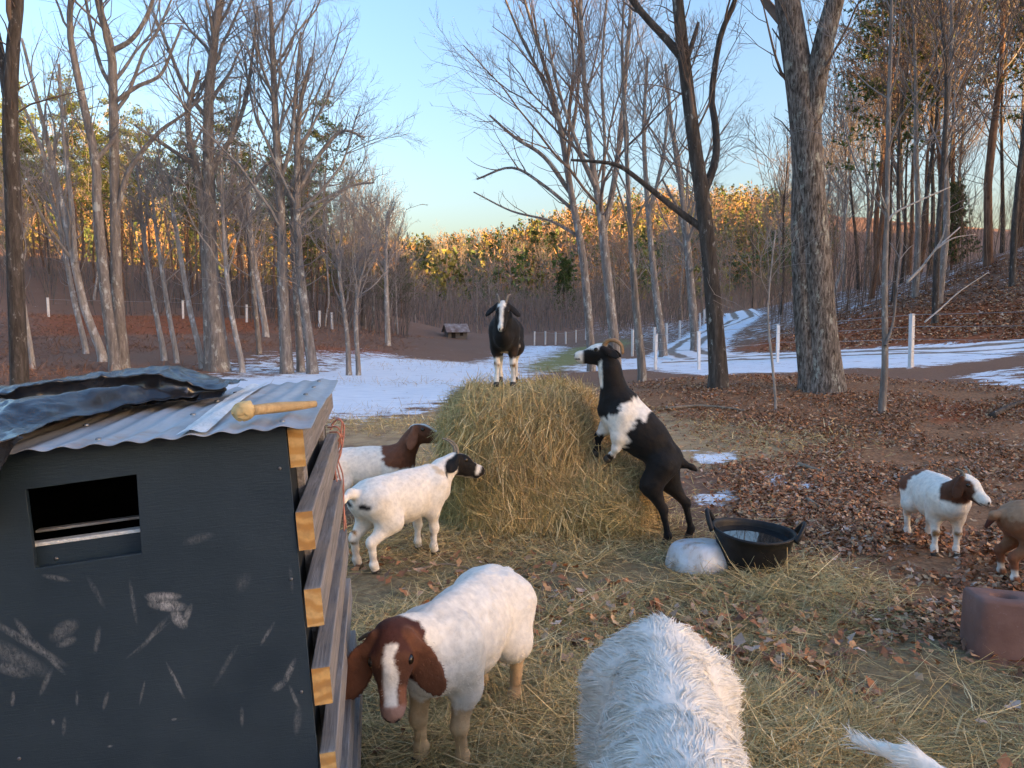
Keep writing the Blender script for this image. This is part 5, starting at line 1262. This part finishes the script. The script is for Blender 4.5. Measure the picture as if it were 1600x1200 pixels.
# ------------------------------------------------------------------ the black plywood shed at the left
SO = at(446, 668, 1.70)                                   # top right front corner
yaw = math.atan2(.18, 1.0); roll = R(4.0)
ex0 = Vector((math.cos(yaw), math.sin(yaw), 0)); ey = Vector((-math.sin(yaw), math.cos(yaw), 0)); ez0 = Vector((0, 0, 1))
ex = ex0 * math.cos(roll) + ez0 * math.sin(roll); ez = ez0 * math.cos(roll) - ex0 * math.sin(roll)
Mrot = Matrix((ex, ey, ez)).transposed()
HS = 1.38
shed = empty('animal_shed', SO - ez * HS); shed.rotation_euler = Mrot.to_euler()
base = SO - ez * HS
def loc_front(px, py, yl=0.0):
    """shed coordinates (x, z) where a pixel's ray meets the plane y = yl"""
    d = at(px, py, 1.0) - Vector((0, 0, CAM_H)); o = Vector((0, 0, CAM_H))
    t = ((base - o).dot(ey) + yl) / d.dot(ey); q = o + d * t - base
    return q.dot(ex), q.dot(ez)
m, nt, b = new_mat('black_paint_board'); M_board = m
oc = coords(nt, 'Object')
f = noise_(nt, oc, 5, 6, .6)
c = ramp(nt, f, [(.3, (.016, .031, .047)), (.7, (.027, .046, .064))])
g = noise_(nt, coords(nt, 'Object', (1, 1, 9)), 30, 4, .6)
rub = noise_(nt, coords(nt, 'Object', (1.5, 1, .8)), 75, 6, .8, 1.0)
sx = nd(nt, 'SeparateXYZ', i_0=oc)
def smear(px, py, ang, ln, wd, amt):
    """one dusty rub mark on the board, an ellipse broken up by noise"""
    x0, z0 = loc_front(px, py)
    dx = math_(nt, 'SUBTRACT', sx.outputs[0], x0); dz = math_(nt, 'SUBTRACT', sx.outputs[2], z0)
    ca, sa = math.cos(R(ang)), math.sin(R(ang))
    u = math_(nt, 'DIVIDE', math_(nt, 'ADD', math_(nt, 'MULTIPLY', dx, ca), math_(nt, 'MULTIPLY', dz, sa)), ln * .0017)
    v = math_(nt, 'DIVIDE', math_(nt, 'SUBTRACT', math_(nt, 'MULTIPLY', dz, ca), math_(nt, 'MULTIPLY', dx, sa)), wd * .0017)
    r2 = math_(nt, 'ADD', math_(nt, 'MULTIPLY', u, u), math_(nt, 'MULTIPLY', v, v))
    k = math_(nt, 'SUBTRACT', 1.0, r2, True)
    return math_(nt, 'MULTIPLY', k, amt if py < 975 and 230 < px < 300 else amt * .55)
SM = [(255, 932, -8, 24, 7, 1), (262, 946, -14, 26, 9, 1.1), (280, 968, -60, 16, 9, 1), (243, 938, -20, 12, 4, .8), (292, 962, 65, 18, 5, .6), (75, 1025, -58, 34, 4, .9), (100, 985, 30, 22, 12, .6), (104, 1003, 15, 14, 7, .7), (20, 1025, -38, 55, 14, .5),
      (45, 1005, -42, 60, 6, .7), (14, 1045, -30, 30, 9, .7), (40, 990, -65, 26, 5, .7), (72, 1065, 62, 22, 4, .6), (152, 1000, 75, 20, 4, .6), (208, 940, -88, 32, 3, .6), (240, 990, 45, 34, 4, .5), (232, 1000, 35, 40, 2, .6), (275, 1065, -72, 32, 2.5, 1), (222, 1083, 72, 18, 2, .7),
      (418, 990, 55, 20, 3, .8), (452, 1050, 62, 22, 5, 1), (436, 1072, 30, 12, 6, .8), (460, 1090, -75, 20, 3, .7), (465, 1125, 80, 24, 6, .4), (352, 1040, 55, 34, 4, .35), (120, 1092, 85, 12, 2, .8), (165, 1095, 70, 14, 3, .6), (20, 1092, 80, 11, 3, .8), (83, 1128, 90, 5, 2.5, .8),
      (378, 1120, 85, 16, 3, .5), (87, 903, -20, 18, 4, .7), (150, 925, -70, 26, 4, .4), (380, 910, 60, 16, 10, .25), (310, 842, 12, 22, 7, .35), (272, 1124, 0, 4, 2, 1), (172, 1166, 0, 4, 2, .9), (455, 905, 90, 22, 3, .4), (100, 1135, 80, 14, 3, .5)]
tot = None
for q in SM:
    v = smear(*q); tot = v if tot is None else math_(nt, 'MAXIMUM', tot, v)
fac = math_(nt, 'MULTIPLY', tot, ramp(nt, rub, [(.38, (0, 0, 0)), (.66, (1, 1, 1))]), True)
speck = ramp(nt, noise_(nt, oc, 85, 3, .8), [(.71, (0, 0, 0)), (.76, (.35, .35, .35))])
fac2 = math_(nt, 'ADD', fac, math_(nt, 'MULTIPLY', speck, noise_(nt, oc, 4, 3)), True)
c = mix(nt, fac2, c, (.5, .5, .5))
nt.links.new(c, b.inputs['Base Color'])
nt.links.new(ramp(nt, f, [(.3, (.38, .38, .38)), (.7, (.55, .55, .55))]), b.inputs['Roughness'])
bump(nt, b, math_(nt, 'ADD', g, math_(nt, 'MULTIPLY', rub, .4)), .25, .004)
m, nt, b = new_mat('weathered_lumber'); M_lum = m
gr_ = noise_(nt, coords(nt, 'Object', (26, 1.2, 26)), 3.2, 6, .65, .6); blot = noise_(nt, coords(nt), 5, 4, .6)
c = ramp(nt, gr_, [(.28, (.10, .085, .075)), (.5, (.25, .225, .205)), (.72, (.40, .37, .345))])
c = mix(nt, ramp(nt, blot, [(.45, (0, 0, 0)), (.7, (1, 1, 1))]), c, (.30, .25, .20))
nt.links.new(c, b.inputs['Base Color']); b.inputs['Roughness'].default_value = .85; bump(nt, b, gr_, .5, .004)
m, nt, b = new_mat('cut_lumber_end'); M_end = m
w_ = nd(nt, 'TexWave', wave_type='RINGS'); w_.inputs['Scale'].default_value = 9; w_.inputs['Distortion'].default_value = 9; w_.inputs['Detail'].default_value = 5; nt.links.new(coords(nt), w_.inputs[0])
oi = nd(nt, 'ObjectInfo').outputs['Random']
nt.links.new(mix(nt, ramp(nt, noise_(nt, coords(nt), 40, 4), [(.4, (0, 0, 0)), (.75, (.7, .7, .7))]), mix(nt, oi, ramp(nt, w_.outputs[1], [(.2, (.50, .24, .06)), (.8, (.70, .40, .13))]), ramp(nt, w_.outputs[1], [(.2, (.60, .33, .10)), (.8, (.74, .50, .22))])), (.33, .2, .09)), b.inputs['Base Color']); b.inputs['Roughness'].default_value = .8
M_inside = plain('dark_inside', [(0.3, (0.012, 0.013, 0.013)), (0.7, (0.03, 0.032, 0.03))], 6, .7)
m, nt, b = new_mat('galvanised_sheet'); M_galv = m
f = noise_(nt, coords(nt, 'Object', (3, .6, 1)), 3, 6, .65, .4); f2 = noise_(nt, coords(nt), 22, 4, .7)
c = ramp(nt, f, [(.3, (.34, .345, .35)), (.6, (.50, .51, .52)), (.8, (.60, .61, .62))])
rust = math_(nt, 'MULTIPLY', ramp(nt, noise_(nt, coords(nt), 7, 5, .7), [(.56, (0, 0, 0)), (.68, (1, 1, 1))]), .5)
c = mix(nt, rust, c, (.42, .27, .18)); nt.links.new(c, b.inputs['Base Color'])
b.inputs['Metallic'].default_value = .55; nt.links.new(ramp(nt, f2, [(.3, (.38, .38, .38)), (.7, (.6, .6, .6))]), b.inputs['Roughness']); bump(nt, b, f2, .12, .003)
m, nt, b = new_mat('silver_tape'); M_tape = m
f = noise_(nt, coords(nt, 'Object', (1, .4, 1)), 60, 5, .7, .8)
nt.links.new(ramp(nt, f, [(.3, (.62, .66, .66)), (.7, (.95, .96, .95))]), b.inputs['Base Color']); b.inputs['Metallic'].default_value = .15; b.inputs['Roughness'].default_value = .35; bump(nt, b, f, .7, .006)

# front board with its window opening
wl = [loc_front(*q) for q in ((40, 765), (213, 741), (221, 864), (55, 888))]
x0, x1 = (wl[0][0] + wl[3][0]) / 2, (wl[1][0] + wl[2][0]) / 2; z0, z1 = (wl[2][1] + wl[3][1]) / 2, (wl[0][1] + wl[1][1]) / 2
XL, ZT, TH = -1.25, HS, .014
def framed(y0_, y1_, X0, X1, Z0, Z1):
    V = []
    for y in (y0_, y1_):
        V += [(X0, y, Z0), (X1, y, Z0), (X1, y, Z1), (X0, y, Z1)] + [(wl[k][0], y, wl[k][1]) for k in (3, 2, 1, 0)]
    F = []
    for a, o_ in ((0, False), (8, True)):
        for i in range(4):
            j = (i + 1) % 4; q = (a + i, a + j, a + 4 + j, a + 4 + i); F.append(q[::-1] if o_ else q)
    for i in range(4):
        j = (i + 1) % 4; F += [(i, i + 8, j + 8, j), (4 + i, 4 + j, 12 + j, 12 + i)]
    return V, F
V, F = framed(0, TH, XL, .0, 0, HS)
mesh_py('front_board', V, F, M_board, shed, False, .0015)
box('back_board', (XL, 1.19, 0), (0, 1.204, HS - .02), M_inside, shed)
box('left_board', (XL, TH + .002, 0), (XL + .014, 1.188, HS - .02), M_inside, shed)
box('floor_board', (XL + .016, TH + .002, .06), (-.02, 1.186, .08), M_inside, shed)
box('ceiling_board', (XL + .016, TH + .002, HS - .045), (-.02, 1.186, HS - .033), M_inside, shed)
box('inner_board', (-.034, TH + .002, .09), (-.02, 1.186, HS - .047), M_inside, shed)
# lower lip seen through the opening, with a pale metal edge and a screw
tilt = -math.atan2(wl[2][1] - wl[3][1], wl[2][0] - wl[3][0]); xm = (x0 + x1) / 2; hw = (x1 - x0) / 2
for nm, lo_, hi_, mt in (('feed_lip', (-hw - .05, .035, -.10), (hw + .004, .055, .038), M_board), ('metal_edge', (-hw - .04, .033, .0385), (hw + .003, .058, .0465), M_tape), ('inner_rail', (-hw - .04, .12, .05), (hw + .06, .14, .056), M_galv)):
    o = box(nm, lo_, hi_, mt, shed, .001); o.location = (xm, 0, z0); o.rotation_euler = (0, tilt, 0)
M_screw = plain('screw_steel', [(.3, (.12, .12, .12)), (.7, (.3, .3, .3))], 60, .4, metal=.8, bumps=0)
def screw(x, y, z, up=False, r=.0045):
    V, F = loft([ring(a, a, zz, 12) for a, zz in ((r, -.002), (r, .001), (r * .7, .0025), (r * .1, .003))]); o = mesh_py('screw', V, F, M_screw, shed, True)
    o.location = (x, y, z); o.rotation_euler = (0 if up else R(90), 0, 0); return o
xs, zs = loc_front(88, 873, .035); screw(xs, .0345, zs)
for q in ((437, 732), (471, 1081), (30, 1185), (455, 905)):
    xs, zs = loc_front(*q); screw(xs, -.0005, zs, r=.004)
# right side: stacked grey boards with fresh cut ends
def board(nm, xa, xb, ya, yb, za, zb, twist=0.0):
    o = box(nm, (xa, ya, za), (xb, yb, zb), M_lum, shed, .003)
    o.rotation_euler = (twist, 0, 0)
    e = box('cut_end', (xa + .0012, ya - .0025, za + .0012), (xb - .0012, ya - .0006, zb - .0012), M_end, o)
    return o
board('roof_beam', .001, .037, .010, 1.20, HS - .094, HS - .002)
for i, q in enumerate([(457, 800), (470, 922), (480, 1048), (490, 1177), (500, 1305), (509, 1430)]):
    xs, zs = loc_front(*q); board('side_board', .003 + .0015 * (i % 2), .042 + .002 * (i % 3), -.004 + .006 * (i % 3), 1.2 + .02 * (i % 2), zs - .090, zs)
box('corner_post', (-.0195, .30, 0), (.0, .39, HS - .1), M_lum, shed, .002); box('corner_post', (-.0195, 1.08, 0), (.0, 1.17, HS - .1), M_lum, shed, .002)
# corrugated roof
nx, ny = 420, 26
xx = np.linspace(XL - .06, .062, nx); yy = np.linspace(-.075, 1.235, ny)
XX, YY = np.meshgrid(xx, yy)
ZZ = HS + .014 + .0036 * np.cos(XX / .062 * 2 * math.pi) + .004 * np.sin(YY * 5 + XX * 4) - .012 * sstep(.02, .065, XX) + .006 * (vnoise(np.stack([XX, YY, XX * 0], -1), 6) - .5)
ii = np.arange(nx * ny).reshape(ny, nx)
top = np.stack([ii[:-1, :-1], ii[:-1, 1:], ii[1:, 1:], ii[1:, :-1]], -1).reshape(-1, 4)
roof = mesh_np('corrugated_roof', np.c_[XX.ravel(), YY.ravel(), ZZ.ravel()], top, M_galv, shed)
sd = roof.modifiers.new('solid', 'SOLIDIFY'); sd.thickness = .0012
def roof_z(x, y): return HS + .014 + .0036 * np.cos(x / .062 * 2 * math.pi) + .004 * np.sin(y * 5 + x * 4) - .012 * sstep(.02, .065, x)
tx = np.linspace(-.215, -.155, 30); ty = np.linspace(-.07, 1.2, 40); TX, TY = np.meshgrid(tx, ty); TX = TX - .03 * TY
i2 = np.arange(1200).reshape(40, 30)
mesh_np('tape_strip', np.c_[TX.ravel(), TY.ravel(), (roof_z(TX, TY) + .006 + .003 * vnoise(np.stack([TX, TY, TX], -1), 60)).ravel()], np.stack([i2[:-1, :-1], i2[:-1, 1:], i2[1:, 1:], i2[1:, :-1]], -1).reshape(-1, 4), M_tape, shed)
for y in (.25, .55, .85, 1.1):
    for x in (.0, -.062 * 4, -.062 * 8): screw(x, y, float(roof_z(x, y)) + .004, True, .007)
for x in (.0, -.062 * 3, -.062 * 6): screw(x, -.045, float(roof_z(x, -.045)) + .004, True, .006)
tag(shed, 'black board shed with a corrugated roof, cut out window and grey lumber side', 'shed')

# black plastic sheet thrown over the roof
m, nt, b = new_mat('black_plastic'); M_plast = m
f = noise_(nt, coords(nt), 26, 5, .65, .8)
nt.links.new(ramp(nt, noise_(nt, coords(nt, 'Object', (1, 2, 1)), 5, 4), [(.35, (.012, .012, .014)), (.62, (.022, .022, .025)), (.75, (.05, .05, .055))]), b.inputs['Base Color'])
b.inputs['Roughness'].default_value = .2; b.inputs['Specular IOR Level'].default_value = .9; bump(nt, b, f, .35, .008)
def shw(x, y, z): return base + ex * x + ey * y + ez * z
def plastic(nm, prof, xs_, parent, wav, seed, th=.0012):
    """sheet swept along x: prof(x,s)->(y,z) in shed space"""
    ns = 72; S = np.linspace(0, 1, ns); XS = np.linspace(xs_[0], xs_[1], 150)
    P = np.array([[(x, *prof(x, s)) for s in S] for x in XS])
    nzv = fnoise(np.c_[P.reshape(-1, 3)] * np.array([1, 1.6, 1.6]) + seed, 7, 3) - .5; nz2 = fnoise(P.reshape(-1, 3) * np.array([2.2, 1, 1]) + seed + 9, 16, 3) - .5
    P = P.reshape(-1, 3)
    cr = 1 - np.abs(fnoise(P * np.array([3.2, 1.0, 1.4]) + seed + 4, 9, 2) - .5) * 4        # sharp creases running down the sheet
    cr2 = 1 - np.abs(fnoise(P * np.array([1.2, 1.0, 2.2]) + seed + 7, 14, 2) - .5) * 4
    P[:, 2] += wav * (nzv * .5 + np.clip(cr, 0, 1) * .30 + np.clip(cr2, 0, 1) * .18); P[:, 1] -= wav * (np.clip(cr, 0, 1) * .35 + nz2 * .3)
    i = np.arange(len(P)).reshape(150, ns)
    o = mesh_np(nm, P, np.stack([i[:-1, :-1], i[1:, :-1], i[1:, 1:], i[:-1, 1:]], -1).reshape(-1, 4), M_plast, parent)
    q = o.modifiers.new('solid', 'SOLIDIFY'); q.thickness = th
    return o
tarp = empty('plastic_sheet', base); tarp.rotation_euler = Mrot.to_euler()
ZR = HS + .026
def prof_roll(x, s):
    # a long bulky fold lying across the back of the roof, tapering to its right end
    e = 1 - sstep(-.42, -.24, x) * .75; h = .062 * e * (1 + .18 * math.sin(x * 9)); yb = .62 + .10 * (x + .3)
    a = s * 1.0
    if a < .22: return yb - .10 + a * .2, ZR + .004 + a * .05
    if a < .5: t = (a - .22) / .28; return yb - .056 + .02 * math.sin(t * 3), ZR + .015 + h * t
    if a < .8: t = (a - .5) / .3; return yb - .05 + .30 * t, ZR + .015 + h * (1 + .08 * math.sin(t * 3.1))
    t = (a - .8) / .2; return yb + .25 + .10 * t, ZR + .015 + h * (1 - t * .95)
plastic('folded_sheet', prof_roll, (-1.3, -.225), tarp, .03, 3)
def prof_apron(x, s):
    # loose flap in front of the fold, lying on the roof and hanging over the front edge at the left
    reach = .56 - sstep(-1.0, -.35, x) * .02
    y = .60 - s * (.68 * sstep(-.40, -.62, x) + .10)
    z = ZR + .012 + .05 * math.exp(-((s - .5) / .25) ** 2) * sstep(-.3, -.5, x)
    return y, z
plastic('apron_flap', prof_apron, (-1.3, -.30), tarp, .028, 8)
def prof_hang(x, s):
    y = .16 - .262 * min(1, s * 3) + .03 * max(0, s - .33) - .02 * math.sin(x * 30)
    z = ZR + .015 - max(0, s - .25) * .24 * (1 - sstep(-.60, -.50, x) * .95)
    return y, z
plastic('hanging_flap', prof_hang, (-1.3, -.50), tarp, .022, 15)
tag(tarp, 'crumpled shiny black plastic sheet folded over the shed roof', 'plastic sheet')

# straw brush / mallet lying on the roof
M_straw = attr_mat('straw_bristle', .8, (.85, 1.15), 40)
M_wood = plain('pale_handle_wood', [(.3, (.42, .27, .12)), (.7, (.62, .44, .22))], 18, .7, (1, 6, 6), .2)
def roofpt(px, py, up):
    d = at(px, py, 1.0) - Vector((0, 0, CAM_H)); o = Vector((0, 0, CAM_H)); zt = HS + .024 + up
    t = ((base - o).dot(ez) + zt) / d.dot(ez); q = o + d * t - base
    return np.array((q.dot(ex), q.dot(ey), q.dot(ez)))
br_ = empty('wooden_mallet', base); br_.rotation_euler = Mrot.to_euler()
hp = [roofpt(394, 641, .018), roofpt(430, 637, .014), roofpt(465, 634, .012), roofpt(493, 631, .010)]
tube_obj('handle', hp, [.012, .013, .011, .008], M_wood, br_, 10, 16)
c0 = roofpt(380, 642, .018); hdir = unit(hp[1] - hp[0])
V, F = surface([el(c0, (hdir, (0, 0, 1)), (.022, .026, .022)), el(c0 + hdir * .014, (hdir, (0, 0, 1)), (.02, .018, .017), .01)], .0022)
V = V + (fnoise(V, 90, 2) - .5)[:, None] * .010
mesh_np('head', V, F, M_straw, br_, col=np.tile([[.62, .45, .21]], (len(V), 1)) * (.8 + .4 * fnoise(V, 60, 2))[:, None])
tag(br_, 'pale wooden mallet with a round head lying on the corrugated roof', 'mallet')

# salmon baling twine hanging from the boards' far end
M_twine = plain('salmon_twine', [(.3, (.50, .19, .13)), (.7, (.68, .31, .22))], 60, .8, bumps=0)
tw = empty('baling_twine', tuple(at(530, 690, 2.9)))
def twine(pts, r=.003):
    P = [np.array(at(a, b_, y_)) - np.array(tw.location) for a, b_, y_ in pts]
    tube_obj('strand', P, [r] * len(P), M_twine, tw, 5, 40)
twine([(516, 672, 2.88), (524, 657, 2.9), (534, 660, 2.88), (531, 690, 2.87), (526, 720, 2.9), (534, 760, 2.88), (538, 800, 2.88), (541, 826, 2.87)])
twine([(512, 668, 2.89), (528, 668, 2.87), (536, 690, 2.89), (528, 715, 2.87), (536, 745, 2.88), (537, 790, 2.87), (538, 830, 2.86)])
twine([(515, 675, 2.88), (530, 678, 2.86), (533, 706, 2.88), (524, 735, 2.88), (531, 770, 2.87), (540, 815, 2.88)])
twine([(518, 664, 2.9), (529, 655, 2.88), (538, 668, 2.9), (534, 700, 2.87), (527, 722, 2.88), (524, 700, 2.89), (531, 684, 2.88)])
twine([(516, 660, 2.9), (522, 653, 2.92), (532, 655, 2.9), (537, 672, 2.9), (533, 684, 2.9)], .0015)
tag(tw, 'tangle of salmon pink baling twine hanging from the shed boards', 'twine')
